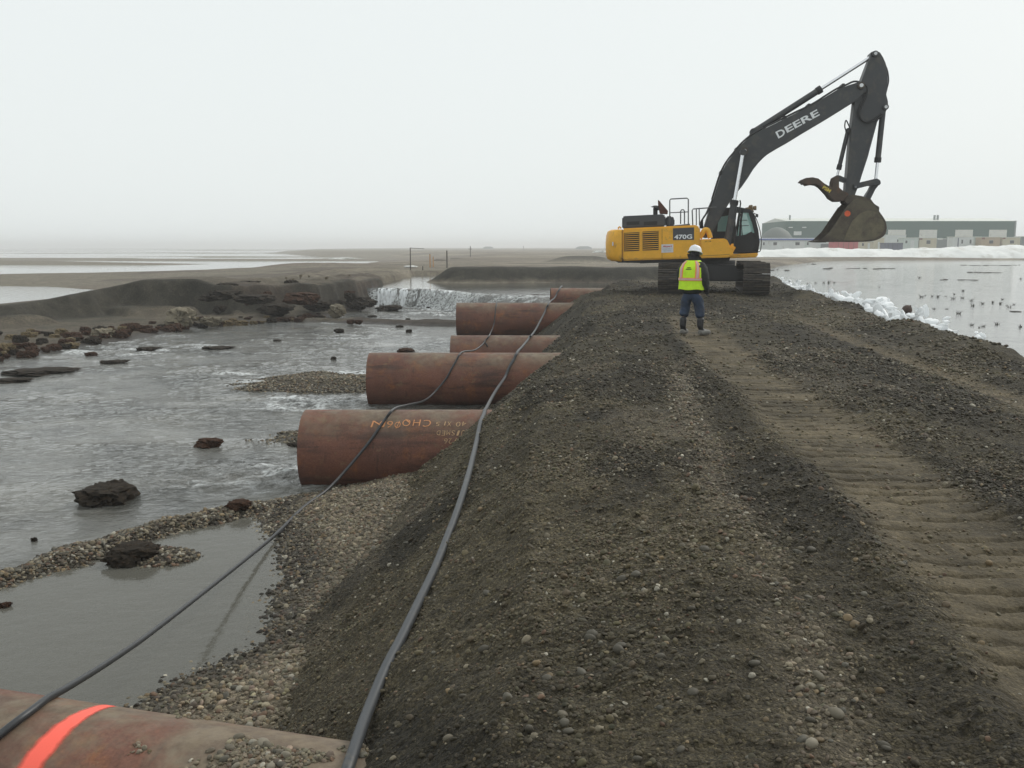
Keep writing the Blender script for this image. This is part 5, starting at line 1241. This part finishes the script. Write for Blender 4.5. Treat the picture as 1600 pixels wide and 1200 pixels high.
# sods tumbled along the foot of the bank
rs = np.random.default_rng(21)
for k in range(130):
    f = k / 129.0
    u = np.interp(f, [0, .55, .75, 1], [-14, 210, 360, 520]) + rs.uniform(-8, 8)
    vl = np.interp(u, [-20, 0, 60, 130, 200, 260, 330, 420, 520], [566, 560, 549, 536, 523, 514, 507, 502, 496]); vh = np.interp(u, [-20, 0, 130, 240, 330, 520], [522, 518, 514, 504, 499, 490])
    v = vl + (vh - vl) * rs.random() ** 2.0
    w = np.interp(u, [0, 240, 520], [24, 18, 12]) * rs.uniform(.5, 1.5)
    mm = M['redsod'] if rs.random() < .62 else (M['ochresod'] if rs.random() < .45 else M['sod'])
    lab = {'reddish_brown_sod': 'reddish brown sod among those tumbled along the foot of the left bank', 'ochre_grassy_sod': 'ochre grassy sod among those tumbled along the foot of the left bank', 'wet_dark_sod': 'blackish sod among those tumbled along the foot of the left bank'}[mm.name]
    clod('bank_sod', float(u), float(v), float(w), float(w * rs.uniform(.35, .6)), lab, mm, 'sod', 'sods along the foot of the bank: ' + mm.name.split('_')[0], z=float(np.interp(vl - v, [0, 40], [-1.78, -1.5])), sink=.34)
clod('sand_block', 282, 494, 56, 26, 'big tan sand block slumped against the cut bank', M['sandlump'], 'sand block', z=-1.5, k=2, sink=.2)
clod('sand_block', 330, 500, 40, 12, 'flat tan slab right of the big slumped sand block', M['sandlump'], 'sand block', z=-1.55, k=6)
clod('sand_block', 160, 520, 40, 16, 'pale tan block among reddish sods at the water edge', M['sandlump'], 'sand block', z=-1.65, k=0)
clod('sand_block', 527, 485, 30, 16, 'tan block leaning beside the waterfall end of the bank', M['sandlump'], 'sand block', z=-1.5, k=4, sink=.15)
for i, (u, v, w, h) in enumerate(((350, 456, 60, 12), (395, 462, 70, 12), (470, 460, 60, 14), (430, 478, 60, 14), (500, 472, 55, 13), (560, 466, 46, 16))):
    clod('peat_block', u, v, w, h, ['dark undercut peat block at the left end of the overhang', 'long dark peat block along the middle of the cut', 'mottled peat block on top of the bank near the fall', 'dark fallen peat block under the overhang', 'dark fallen peat block between overhang and tan block', 'dark peat corner standing next to the falling water'][i], M['redsod'] if i == 2 else M['sod'], 'peat block', z=[-.45, -.5, -.6, -1.3, -1.2, -1.3][i], k=i, sink=.5)
for k in range(18):
    u = rs.uniform(318, 596); v = rs.uniform(458, 480) - .02 * (u - 318); hi = v < 466
    clod('peat_block', float(u), float(v), float(rs.uniform(14, 42)), float(rs.uniform(5, 12)), 'brown peat clump sticking out of the top of the cut bank' if hi else 'black peat clump lying at the foot of the cut bank', M['redsod'] if hi and rs.random() < .6 else M['sod'], 'peat block', 'peat clumps at the top of the cut' if hi else 'peat clumps at the foot of the cut', z=-.6 if hi else -1.25, sink=.6)
# tufts of dry grass on the bank
M['drygrass'] = mat('dry_brown_grass', (.13, .10, .06, 1), .9, var=.4, scale=10)
def tuft_me(seed, n=26, h=1.0, lean=.35):
    r_ = np.random.default_rng(seed); bm = bmesh.new()
    for k in range(n):
        a = r_.uniform(0, 6.28); rr_ = r_.uniform(0, .35); bx, by = rr_ * math.cos(a), rr_ * math.sin(a)
        hh_ = h * r_.uniform(.4, 1); lx, ly = lean * r_.normal(0, 1) * hh_, lean * r_.normal(0, 1) * hh_; w = .045
        px_, py_ = -math.sin(a) * w, math.cos(a) * w
        v0 = [bm.verts.new((bx - px_, by - py_, -.1)), bm.verts.new((bx + px_, by + py_, -.1)), bm.verts.new((bx + lx * .4 + px_ * .7, by + ly * .4 + py_ * .7, hh_ * .6)), bm.verts.new((bx + lx * .4 - px_ * .7, by + ly * .4 - py_ * .7, hh_ * .6)), bm.verts.new((bx + lx, by + ly, hh_))]
        bm.faces.new(v0[:4]); bm.faces.new((v0[3], v0[2], v0[4]))
    return mesh_of(bm)
TUF = [tuft_me(i) for i in range(4)]
for t_ in TUF: t_.materials.append(M['drygrass'])
for k in range(16):
    u, v = rs.uniform(370, 560), rs.uniform(434, 446); P_ = at(u, v, -.35); o = link('grass_tuft', TUF[k % 4]); s_ = rs.uniform(.12, .28)
    o.location = (P_.x, P_.y, hz_(P_.x, P_.y)); o.scale = (s_ * 1.5, s_ * 1.5, s_); o.rotation_euler = (0, 0, rs.uniform(0, 6)); tag(o, 'dry brown grass tuft on top of the left bank', 'grass tuft', 'dry tufts on the left bank')

# ------------------------------------------------------------------ waterfall strands
bm = bmesh.new(); wr = np.random.default_rng(3)
lipx = [p_[0] for p_ in LIP]; lipy = [p_[1] for p_ in LIP]
for k in range(80):
    x = -8.15 + 4.9 * (k + wr.uniform(-.4, .4)) / 80
    if fbm(np.array([x * 1.7]), np.array([.3]), 88, 2)[0] < -.06: continue
    y = float(np.interp(x, lipx, lipy)); w = wr.uniform(.035, .10); fwd = wr.uniform(.25, .55) + .25 * max(0, x + 5.5); dr_ = wr.uniform(-.05, .09)
    prev = None
    for j in range(9):
        t = j / 8; yy_ = y + .25 - (fwd + .25) * (t ** .6) - .06 * math.sin(9 * t + k); zz_ = W_UP + .01 - .02 * t - (W_UP - W_LOW) * (t ** 1.8)
        ww = w * (.7 + .7 * t) * (1 + .3 * math.sin(j * 1.9 + k)); xx_ = x + dr_ * t + .03 * math.sin(j * 1.3 + k * 2.1)
        cur = [bm.verts.new((xx_ - ww, yy_ + .02, zz_)), bm.verts.new((xx_, yy_ - ww * .6, zz_)), bm.verts.new((xx_ + ww, yy_ + .02, zz_))]
        if prev:
            for q in (0, 1): bm.faces.new((prev[q], prev[q + 1], cur[q + 1], cur[q]))
        prev = cur
me = mesh_of(bm); smooth_angle(me, 80)
M['fallwater'] = mat('white_falling_water', (.70, .72, .73, 1), .85, var=.15, scale=5, dirt=(.45, .46, .46, 1), dirt_amt=.3, dscale=3)
fallo = link('waterfall', me, M['fallwater']); tag(fallo, 'white strands of water falling over the left end of the dug lip', kind='structure')
# dark lip of peat behind and beside the strands
for i, (u, v, w, h) in enumerate(((838, 463, 96, 9), (775, 461, 60, 6))):
    clod('lip_ledge', u, v, w, h, ['dark peat ledge breaking the riffle beside the farthest pipe', 'low dark ledge at the right end of the white riffle'][i], M['sod'], 'ledge', z=-.95, k=i + 2, sink=.4, rz=-.45)

# ------------------------------------------------------------------ ice pushed up along the right edge of the road
M['ice'] = mat('white_rotten_ice', (.84, .86, .87, 1), .7, var=.06, scale=5, bump=.6, bscale=9)
def shard_me(seed):
    r_ = np.random.default_rng(seed); bm = bmesh.new()
    P_ = [Vector((r_.normal(0, .5), r_.normal(0, .35), r_.normal(0, .22))) for _ in range(14)]
    vs_ = [bm.verts.new(p_) for p_ in P_]; bmesh.ops.convex_hull(bm, input=vs_)
    bmesh.ops.delete(bm, geom=[v for v in bm.verts if not v.link_faces], context='VERTS')
    bmesh.ops.bevel(bm, geom=bm.edges[:], offset=.02, segments=1, affect='EDGES'); return mesh_of(bm)
SH = [shard_me(i) for i in range(2)] + [lump_me(300 + i, 3, .9, .65, .45, .34, 1.9, .5) for i in range(7)]
for s_ in SH: s_.materials.append(M['ice'])
ir = np.random.default_rng(5)
LABI = {0: 'small white ice chunk in the row beside the excavator tracks', 1: 'white ice chunk in the big heap on the right road edge', 2: 'scattered white ice chunk on the near right road edge'}
def ice(u, v, s, seg, tilt=.5, flat=1.0):
    P_ = hit(u, v, 60); o = link('ice_chunk', SH[int(ir.integers(9))]); o.location = (P_.x + .15, P_.y, P_.z + s * .15); o.scale = (s, s * .9, s * flat)
    o.rotation_euler = (ir.normal(0, tilt), ir.normal(0, tilt), ir.uniform(0, 6.28)); tag(o, LABI[seg], 'ice', ['ice row by the tracks', 'ice heap', 'scattered ice'][seg])
EDGE_U = [1196, 1240, 1262, 1290, 1325, 1345, 1372, 1400, 1430, 1452, 1490, 1515, 1530]
def edge_pt(Yq, off):                   # on the water-side slope of the berm, off metres beyond the crest
    x = float(np.interp(Yq, CR_Y, CR_X)) + off; return x, Yq, max(hz_(x, Yq), W_UP)
def ice2(Yq, off, s, seg, tilt=.6, flat=.8, up=.1):
    x, y, z = edge_pt(Yq, off); o = link('ice_chunk', SH[int(ir.integers(9))]); o.location = (x, y, z + s * up); o.scale = (s, s * .9, s * flat)
    o.rotation_euler = (ir.normal(0, tilt), ir.normal(0, tilt), ir.uniform(0, 6.28)); tag(o, LABI[seg], 'ice', ['ice row by the tracks', 'ice heap', 'scattered ice'][seg])
def pile(n, y0, y1, h0, seg, s0, s1):
    for k in range(n):
        Yq = ir.uniform(y0, y1); off = ir.uniform(.05, 1.3); x, y, z = edge_pt(Yq, off); o = link('ice_chunk', SH[int(ir.integers(9))]); s_ = ir.uniform(s0, s1)
        pk = float(np.clip(1 - abs(off - .55) / .75, 0, 1)) * (.5 + vnoise(np.array([Yq * .8]), np.array([2.]), 55)[0])
        o.location = (x, y, max(z, W_UP) * (1 - pk) + pk * (h0 + .12 * ir.normal())); o.scale = (s_, s_ * .8, s_ * ir.uniform(.5, 1)); o.rotation_euler = (ir.normal(0, .8), ir.normal(0, .8), ir.uniform(0, 6.28)); tag(o, LABI[seg], 'ice', ['ice row by the tracks', 'ice heap', 'scattered ice'][seg])
pile(150, 27.5, 44, .14, 0, .10, .27); pile(150, 20.3, 27, .16, 1, .08, .25); pile(40, 16.8, 20.3, .05, 2, .05, .14)
slx = np.linspace(17.5, 44, 160); slv = np.linspace(0, 1, 14); SLX, SLV = np.meshgrid(slx, slv)
wid_ = .35 + .9 * sstep(18, 22, SLX) + .3 * fbm(SLX * .5, SLV * 0, 95, 3); sx_w = np.interp(SLX, CR_Y, CR_X) + .15 + SLV * wid_ * 1.3
sz_ = np.maximum(terrain(sx_w, SLX)[0], W_UP - .1) + np.sin(np.pi * SLV) ** .7 * (.16 + .30 * (fbm(SLX * .9, SLV * 2, 96, 4) + .15)) - .05 + .10 * fbm(SLX * 4, SLV * 7, 97, 3)
idx = np.arange(SLX.size).reshape(SLX.shape); me = bpy.data.meshes.new('slush'); me.from_pydata(np.stack([sx_w.ravel(), SLX.ravel(), sz_.ravel()], 1).tolist(), [], np.stack([idx[:-1, :-1].ravel(), idx[:-1, 1:].ravel(), idx[1:, 1:].ravel(), idx[1:, :-1].ravel()], 1).tolist()); me.update()
slush = link('slush_edge', me, M['ice'], smooth=True); tag(slush, 'low slushy white snow along the water side of the road edge', kind='structure')
# rusty drum afloat and wet tufts in the flood
M['rust'] = mat('rusty_drum_steel', (.07, .04, .028, 1), .7, var=.4, scale=6)
P_ = at(1417, 489, W_UP)
dr_ = link('rusty_float', revolve([(0, -.17), (.10, -.16), (.17, -.09), (.19, 0), (.17, .09), (.10, .16), (.04, .185), (.03, .22), (0, .22)], 22), M['rust']); dr_.location = (P_.x, P_.y, W_UP + .12); dr_.rotation_euler = (.4, .5, 0)
tag(dr_, 'round rusty brown float in the flood behind the ice heap', 'float')
M['wetgrass'] = mat('dark_drowned_grass', (.045, .040, .028, 1), .8, var=.4, scale=8)
TW = [tuft_me(20 + i, 14, .8, .6) for i in range(4)]
for t_ in TW: t_.materials.append(M['wetgrass'])
tp = [(1437, 484), (1459, 483), (1479, 483), (1497, 490), (1440, 464), (1446, 462), (1456, 463), (1465, 464), (1477, 463), (1490, 467), (1491, 460), (1504, 466), (1518, 470), (1521, 478), (1536, 475), (1551, 473), (1563, 475), (1572, 478), (1577, 480), (1584, 476), (1518, 508), (1536, 510), (1557, 507), (1596, 511), (1437, 434), (1275, 442), (1287, 442), (1295, 442), (1303, 442), (1262, 443), (1374, 449), (1324, 463), (1530, 512), (1595, 436), (1505, 455), (1566, 468)]
for u, v in tp:
    P_ = at(u, v, W_UP); o = link('drowned_tuft', TW[int(ir.integers(4))]); s_ = ir.uniform(.10, .24) * (P_.y / 35) ** .5
    o.location = (P_.x, P_.y, W_UP - .02); o.scale = (s_ * 1.3, s_ * 1.3, s_); o.rotation_euler = (0, 0, ir.uniform(0, 6)); tag(o, 'dark grass tuft poking out of the flood right of the road', 'grass tuft', 'tufts in the flood')
M['mudline'] = mat('wet_mud_and_weed', (.085, .078, .062, 1), .9, var=.4, scale=2)
def mat_of_weeds(name, u0, u1, v, lab, hgt=.07):
    u = u0
    while u < u1:
        w = ir.uniform(4, 16); A, B = at(u, v + ir.normal(0, .35), W_UP), at(min(u + w, u1 + 4), v, W_UP); me = SOD[int(ir.integers(7))].copy(); me.materials.clear()
        o = link(name, me, M['mudline']); o.location = ((A.x + B.x) / 2, A.y, W_UP + .01); o.scale = ((B.x - A.x) / 2, max(.3, (B.x - A.x) * .25), hgt * ir.uniform(.3, .9)); tag(o, lab, 'mud bar', lab)
        u += w * ir.uniform(.7, 1.9)
for u0, u1, v, lab in ((1285, 1400, 419.5, 'mud speck in the long thin line left of centre in the flood'), (1500, 1600, 414.5, 'mud speck in the long thin line in the far right flood'), (1468, 1515, 437, 'mud speck in the short broken line in midflood'), (1510, 1550, 425.5, 'mud speck in the short line below the far right mud line'), (1580, 1630, 487, 'brown mud speck by the right frame edge in the near flood'), (1196, 1225, 422, 'mud speck just right of the excavator track'), (1262, 1275, 413, 'tiny mud speck in the far flood below the snow')):
    mat_of_weeds('mud_bar', u0, u1, v, lab, .06 + .05 * (v < 430))

# ------------------------------------------------------------------ far side of the flood: snow ridge, camp, warehouse
GZ = -.25
M['snow'] = mat('old_snow', (.72, .73, .71, 1), .8, var=.12, scale=.25, dirt=(.42, .40, .35, 1), dirt_amt=.3, bump=.3, bscale=3, dscale=.22)
nxs, nys = 260, 22
sx = np.linspace(48, 165, nxs); sv = np.linspace(0, 1, nys); SX, SV = np.meshgrid(sx, sv)
cy0 = 186 + .02 * (SX - 48); hgt = np.interp(SX, [48, 60, 75, 90, 105, 118, 124, 132, 165], [1.3, 1.75, 1.2, 1.8, 2.4, 1.0, 1.0, 1.9, 1.6])
SZ = GZ - .5 + np.sin(np.pi * SV) ** .8 * (hgt + .5 + .9 * fbm(SX * .12, SV * 3, 91, 4)) + .7 * fbm(SX * .45, SV * 9, 92, 4); SY = cy0 + SV * 13 + 1.2 * fbm(SX * .1, SV * 0, 93)
V = np.stack([SX.ravel(), SY.ravel(), SZ.ravel()], 1); idx = np.arange(nxs * nys).reshape(nys, nxs)
me = bpy.data.meshes.new('snow'); me.from_pydata(V.tolist(), [], np.stack([idx[:-1, :-1].ravel(), idx[:-1, 1:].ravel(), idx[1:, 1:].ravel(), idx[1:, :-1].ravel()], 1).tolist()); me.update()
sn = link('snow_ridge', me, M['snow'], smooth=True); tag(sn, 'long ridge of ploughed old snow along the far edge of the flood', kind='structure')
def far_box(name, u0, u1, vt, Yd, depth, m_, parent=None, z0=GZ, vb=None, origin=None, bevel=0):
    A, B = at_y(u0, vt, Yd), at_y(u1, vt, Yd); zz0 = z0 if vb is None else at_y(u0, vb, Yd).z
    ox, oy, oz = origin if origin else (0, 0, 0)
    return link(name, box_me(A.x - ox, B.x - ox, Yd - oy, Yd + depth - oy, zz0 - oz, A.z - oz, bevel), m_, parent)
def fm(name, r, g, b, var=.1): return mat(name, srgb(r, g, b), .7, var=var, scale=.6, dirt=srgb(r * .75, g * .72, b * .68), dirt_amt=.15, dscale=.8)
M['green_clad'] = fm('dark_green_cladding', 32, 78, 68); M['pale_roof'] = fm('pale_metal_roof', 205, 208, 200); M['door_white'] = fm('white_roller_door', 215, 216, 208)
M['cream'] = fm('cream_siding', 190, 184, 160); M['tanwall'] = fm('tan_siding', 176, 158, 132); M['whitewall'] = fm('white_siding', 205, 210, 208); M['bluegrey'] = fm('blue_grey_container', 88, 92, 112)
M['redbox'] = fm('faded_red_container', 176, 70, 74); M['greenwhite'] = fm('pale_green_siding', 190, 202, 196); M['blue_trim'] = fm('blue_roof_trim', 70, 95, 160); M['window_dark'] = fm('dark_window', 60, 66, 68); M['greyshed'] = fm('grey_shed_wall', 120, 128, 128); M['rusttrim'] = fm('rusty_corner', 120, 70, 50)
M['domefab'] = fm('grey_dome_fabric', 84, 92, 86)
Yw = 275.0
wh = empty('warehouse', at_y(1400, 392, Yw)); tag(wh, 'long dark green warehouse with white roller doors across the flood', 'warehouse'); wo_ = tuple(wh.location)
def wp(name, u0, u1, vt, vb, dy, dep, m_, par=None): return far_box(name, u0, u1, vt, Yw + dy, dep, m_, par if par else wh, vb=vb, origin=wo_)
A, B = at_y(1233, 346, Yw), at_y(1588, 344.5, Yw)
wp('wall', 1228, 1588, 345.5, 394, 0, 26, M['green_clad'])
zr = at_y(1400, 345.5, Yw).z
rf = link('roof', prism([(0, zr - wo_[2] + .02), (13, zr - wo_[2] + 1.2), (26, zr - wo_[2] + .02)], A.x - wo_[0] - .6, B.x - wo_[0] + .6), M['pale_roof'], wh)
rf.data.transform(Matrix(((0, 1, 0, 0), (1, 0, 0, 0), (0, 0, 1, 0), (0, 0, 0, 1))))
for u in (1388, 1437, 1493, 1546):
    d_ = wp('roller_door', u, u + 27.5, 359, 394, -.12, .10, M['door_white'])
    for q in range(4): wp('door_rib', u + .3, u + 27.2, 361.5 + q * 3.2, 361.8 + q * 3.2, -.16, .03, M['whitewall'], d_)
wp('corner_trim', 1586.5, 1588.6, 344.8, 394, -.15, .5, M['greyshed'])
wp('wall_sign', 1240.5, 1252.5, 361.5, 367.5, -.2, .1, M['whitewall'])
for u in (1234, 1255): wp('floodlight', u, u + 5, 354.5, 356, -1.2, 1.1, M['whitewall'])
for u in (1234.5, 1461, 1466):
    wp('roof_vent', u, u + 1.2, 336, 345, 5, 1.0, M['greyshed'])
# grey dome behind the cab
dm = link('fabric_dome', revolve([(4.6, 0), (4.7, 2.5), (4.2, 4.6), (3.0, 6.2), (1.4, 7.2), (0, 7.5)], 22), M['domefab']); P_ = at_y(1213, 388, 262); dm.location = (P_.x, 262, GZ); tag(dm, 'grey fabric dome at the left end of the green warehouse', 'dome')
link('dome_door', box_me(-1.1, 1.1, -4.75, -4.4, 0, 2.6), M['greyshed'], dm)
# long white building with blue trim
Yl = 232.0
lw = empty('long_building', at_y(1245, 392, Yl)); lo_ = tuple(lw.location); tag(lw, 'long low white building with blue roof edge left of the bucket', 'building')
def lwp(name, u0, u1, vt, vb, dy, dep, m_, par=None): return far_box(name, u0, u1, vt, Yl + dy, dep, m_, par if par else lw, vb=vb, origin=lo_)
lwp('wall', 1180, 1300, 375.2, 393, 0, 6, M['whitewall']); lwp('roof_edge', 1178, 1301, 373, 375.3, -.3, 6.6, M['blue_trim']); lwp('roof_snow', 1180, 1299, 371.8, 373, 0, 6, M['snow'])
for u0, u1 in ((1192.5, 1194.8), (1208.5, 1214), (1243, 1249.5), (1261, 1263.5)):
    w_ = lwp('window', u0, u1, 378.6, 383, -.06, .05, M['window_dark']); lwp('frame', u0 - .5, u1 + .5, 378.1, 378.6, -.09, .06, M['whitewall'], w_)
lwp('door', 1257.5, 1265.5, 377, 391, -.03, .02, M['greenwhite']); lwp('stair', 1284, 1297, 381, 391, -.8, .7, M['greyshed'])
def unit(name, u0, u1, vt, Yd, m_, lab, cat, roof=None, wins=(), door=None, z0=GZ, vb=None, extra=()):
    o = empty(name, (at_y((u0 + u1) / 2, 390, Yd).x, Yd, z0)); oo = tuple(o.location); tag(o, lab, cat)
    f = lambda n_, a, b, t, bt, dy, dep, mm, par=None: far_box(n_, a, b, t, Yd + dy, dep, mm, par if par else o, z0=z0, vb=bt, origin=oo)
    f('wall', u0, u1, vt, vb, 0, 3.2, m_)
    f('roof', u0 - .5, u1 + .5, vt - .9, vt + .05, -.15, 3.5, roof or M['pale_roof'])
    for (a, b, t, bt) in wins:
        w_ = f('window', a, b, t, bt, -.05, .04, M['window_dark']); f('frame', a - .4, b + .4, t - .45, t, -.08, .06, M['whitewall'], w_)
    if door: f('door', door[0], door[1], door[2], door[3], -.04, .03, M['whitewall'] if m_ is not M['whitewall'] else M['greyshed'])
    for (n_, a, b, t, bt, mm) in extra: f(n_, a, b, t, bt, -.1, .08, mm)
    return o
unit('shipping_container', 1302, 1341, 377.5, 226, M['redbox'], 'faded red shipping container below the excavator bucket', 'container', M['redbox'], extra=[('door_bar', 1310 + 8 * k, 1310.6 + 8 * k, 379, 391, M['rusttrim']) for k in range(4)])
unit('camp_trailer', 1343, 1365, 377.5, 236, M['cream'], 'low cream trailer between the red container and tan unit', 'trailer', wins=((1347, 1350, 380, 384),), door=(1356, 1359.5, 380, 391))
unit('camp_trailer', 1366.5, 1382, 371.5, 240, M['cream'], 'narrow tall tan unit right of the bucket', 'trailer', door=(1372, 1375, 378, 391))
unit('shipping_container', 1383.5, 1411, 380.3, 228, M['bluegrey'], 'blue grey container in front of the white box unit', 'container', M['bluegrey'], extra=[('door_bar', 1388 + 7 * k, 1388.5 + 7 * k, 381.5, 391, M['window_dark']) for k in range(3)])
unit('camp_trailer', 1384.5, 1416, 367.5, 246, M['whitewall'], 'tall white box unit before the first roller door', 'trailer', wins=((1402, 1406, 374, 378),))
unit('camp_trailer', 1412, 1435.5, 372, 238, M['greenwhite'], 'pale green white trailer with a pinkish door', 'trailer', wins=((1403 + 12, 1418, 376, 380),), door=(1423, 1429, 375.5, 391))
unit('camp_trailer', 1437, 1464, 372.2, 238, M['cream'], 'cream trailer with one dark window and rusty roof corner', 'trailer', wins=((1448, 1454, 375.5, 381),), extra=(('rusty_patch', 1437, 1441.5, 372.3, 374.5, M['rusttrim']),))
unit('storage_shed', 1465, 1488, 373.5, 252, M['greyshed'], 'low grey shed between cream and white trailers', 'shed', extra=(('white_sign', 1465.5, 1473, 372, 374.6, M['whitewall']),))
unit('camp_trailer', 1489.5, 1521.5, 370.6, 238, M['whitewall'], 'white trailer with two dark oval windows', 'trailer', wins=((1502.5, 1505, 374.5, 380.5), (1515.5, 1518, 374.5, 380.5)), extra=(('corner_strip', 1497, 1498.5, 372, 391, M['bluegrey']),))
unit('camp_trailer', 1523, 1533, 370.5, 240, M['greenwhite'], 'narrow pale green unit beside the orange cornered trailer', 'trailer', door=(1526, 1530, 376, 391))
unit('camp_trailer', 1534.5, 1562.5, 370.8, 236, M['tanwall'], 'tan trailer with dark window and orange rusty corner', 'trailer', wins=((1546, 1552, 375.5, 380.5),), extra=(('rusty_patch', 1534.5, 1539, 371, 374, M['rusttrim']),))
unit('camp_trailer', 1567, 1594.5, 371.2, 236, M['cream'], 'last full cream trailer before the right frame edge', 'trailer', wins=((1578.5, 1584.5, 375.5, 380.5),), extra=(('rusty_patch', 1567, 1571, 371.4, 373.6, M['rusttrim']),))
unit('camp_trailer', 1596, 1622, 370, 240, M['greyshed'], 'grey trailer cut by the right frame edge', 'trailer', wins=((1604, 1610, 375, 380),))
dp = link('soil_pile', SOD[2].copy(), None); dp.data.materials.clear(); dp.data.materials.append(M['sod']); P_ = at_y(1540, 389, 204); dp.location = (P_.x, 204, .75); dp.scale = (2.2, 1.2, .8); tag(dp, 'dark soil pile in a dip of the snow ridge', 'soil pile')

# ------------------------------------------------------------------ posts and marks on the tundra
M['postwood'] = mat('weathered_post_wood', (.07, .06, .05, 1), .9, var=.3, scale=8); M['orangepost'] = mat('faded_orange_post', (.42, .21, .07, 1), .8, var=.2, scale=6)
def post(name, u, vt, vb, w, lab, m_, cat='post', z=-.4):
    P_ = at(u, vb, z); zt = at_y(u, vt, P_.y).z; zb_ = hz_(P_.x, P_.y) - .2
    o = empty(name, (P_.x, P_.y, zb_)); tag(o, lab, cat); link('post_shaft', tube_me([(0, 0, 0), (0, 0, zt - zb_)], [w, w * .85], 8), m_, o); return o, P_, zt - zb_
o, P_, H_ = post('marker_post', 641.5, 387, 423, .05, 'tall thin post with an arm near the waterfall', M['postwood'])
link('post_arm', tube_me([(-.02, 0, H_ - .03), (1.25, 0, H_ - .09)], [.03, .022], 6), M['postwood'], o)
post('marker_post', 672, 397, 419, .06, 'faded orange post on the tundra beside the dug berm', M['orangepost']); post('marker_post', 677, 401, 418, .05, 'short orange stake right beside the faded orange post', M['orangepost'])
post('marker_post', 698.5, 391.5, 420, .07, 'dark square post above the dug berm', M['postwood']); post('marker_post', 660.5, 416, 423, .05, 'low stake between the armed post and the dug berm', M['postwood'])
o, P_, H_ = post('utility_pole', 735, 384.5, 400, .10, 'faint distant pole with a crossarm on the tundra', M['postwood'], 'pole')
link('cross_arm', tube_me([(-.45, 0, H_ - .7), (.45, 0, H_ - .7)], .06, 6), M['postwood'], o)
post('utility_pole', 818, 384, 392, .12, 'very faint pole farther off right of the crossarm pole', M['postwood'], 'pole')
for i, (u0, u1, v) in enumerate(((680, 698, 402.5), (704, 722, 403.5), (678, 697, 407.5))):
    A, B = at(u0, v, -.3), at(u1, v, -.3); o = link('timber_beam', tube_me([(0, 0, 0), (B.x - A.x, .3, .02)], .05, 6), M['postwood']); o.location = (A.x, A.y, hz_(A.x, A.y) + .08)
    tag(o, ['upper left weathered beam lying behind the dark post', 'upper right weathered beam lying behind the dark post', 'lower weathered beam lying between orange and dark post', 'long low beam lying behind the armed post'][i], 'beam')
for i, (u0, u1, v) in enumerate(((513, 556, 404), (630, 655, 418.3))):
    A, B = at(u0, v, -1.5 if i == 0 else -.4), at(u1, v, -1.5 if i == 0 else -.4); me = SOD[3 + i].copy(); me.materials.clear(); o = link('snow_patch', me, M['snow']); o.location = ((A.x + B.x) / 2, A.y, hz_((A.x + B.x) / 2, A.y) + .1); o.scale = ((B.x - A.x) / 2, 1.5, .55 if i == 0 else .12)
    tag(o, ['white snow patch on the far spit of beach', 'thin snow patch on the ground behind the armed post'][i], 'snow')
for i, (u, vt, w, Yd, lab) in enumerate(((763, 385.2, 17, 900, 'faint domed hut on the foggy skyline left of the excavator'), (912, 384.8, 26, 800, 'faint low building on the foggy skyline behind the counterweight'))):
    P_ = at_y(u, vt, Yd); wm_ = w / F * Yd / 2
    o = link('distant_hut', prism([(-wm_, 0), (-wm_ * .9, (P_.z + .3) * .6), (-wm_ * .5, P_.z + .3), (wm_ * .5, P_.z + .3), (wm_ * .9, (P_.z + .3) * .6), (wm_, 0)], -3, 3), M['greyshed']); o.location = (P_.x, Yd, -.3); tag(o, lab, 'hut')
for i, (u0, u1, v, lab) in enumerate(((925, 952, 394.5, 'pale snow bank behind the counterweight'),)):
    A, B = at(u0, v, -.1), at(u1, v, -.1); me = SOD[5].copy(); me.materials.clear(); o = link('snow_patch', me, M['snow']); o.location = ((A.x + B.x) / 2, A.y, 0); o.scale = ((B.x - A.x) / 2, 2, .9); tag(o, lab, 'snow')
# ------------------------------------------------------------------ haze
hz = box_me(-4500, 4500, -200, 4600, -4.2, 13.5)
haze = link('haze', hz); tag(haze, 'thin even coastal fog over the whole place', kind='stuff')
m = bpy.data.materials.new('fog_volume'); m.use_nodes = True; nt = m.node_tree
for n in list(nt.nodes): nt.nodes.remove(n)
o_ = nt.nodes.new('ShaderNodeOutputMaterial'); pv = nt.nodes.new('ShaderNodeVolumePrincipled')
pv.inputs['Color'].default_value = (.99, .995, 1.0, 1); pv.inputs['Density'].default_value = 0.00098; pv.inputs['Anisotropy'].default_value = 0.1
nt.links.new(pv.outputs[0], o_.inputs['Volume']); hz.materials.append(m)
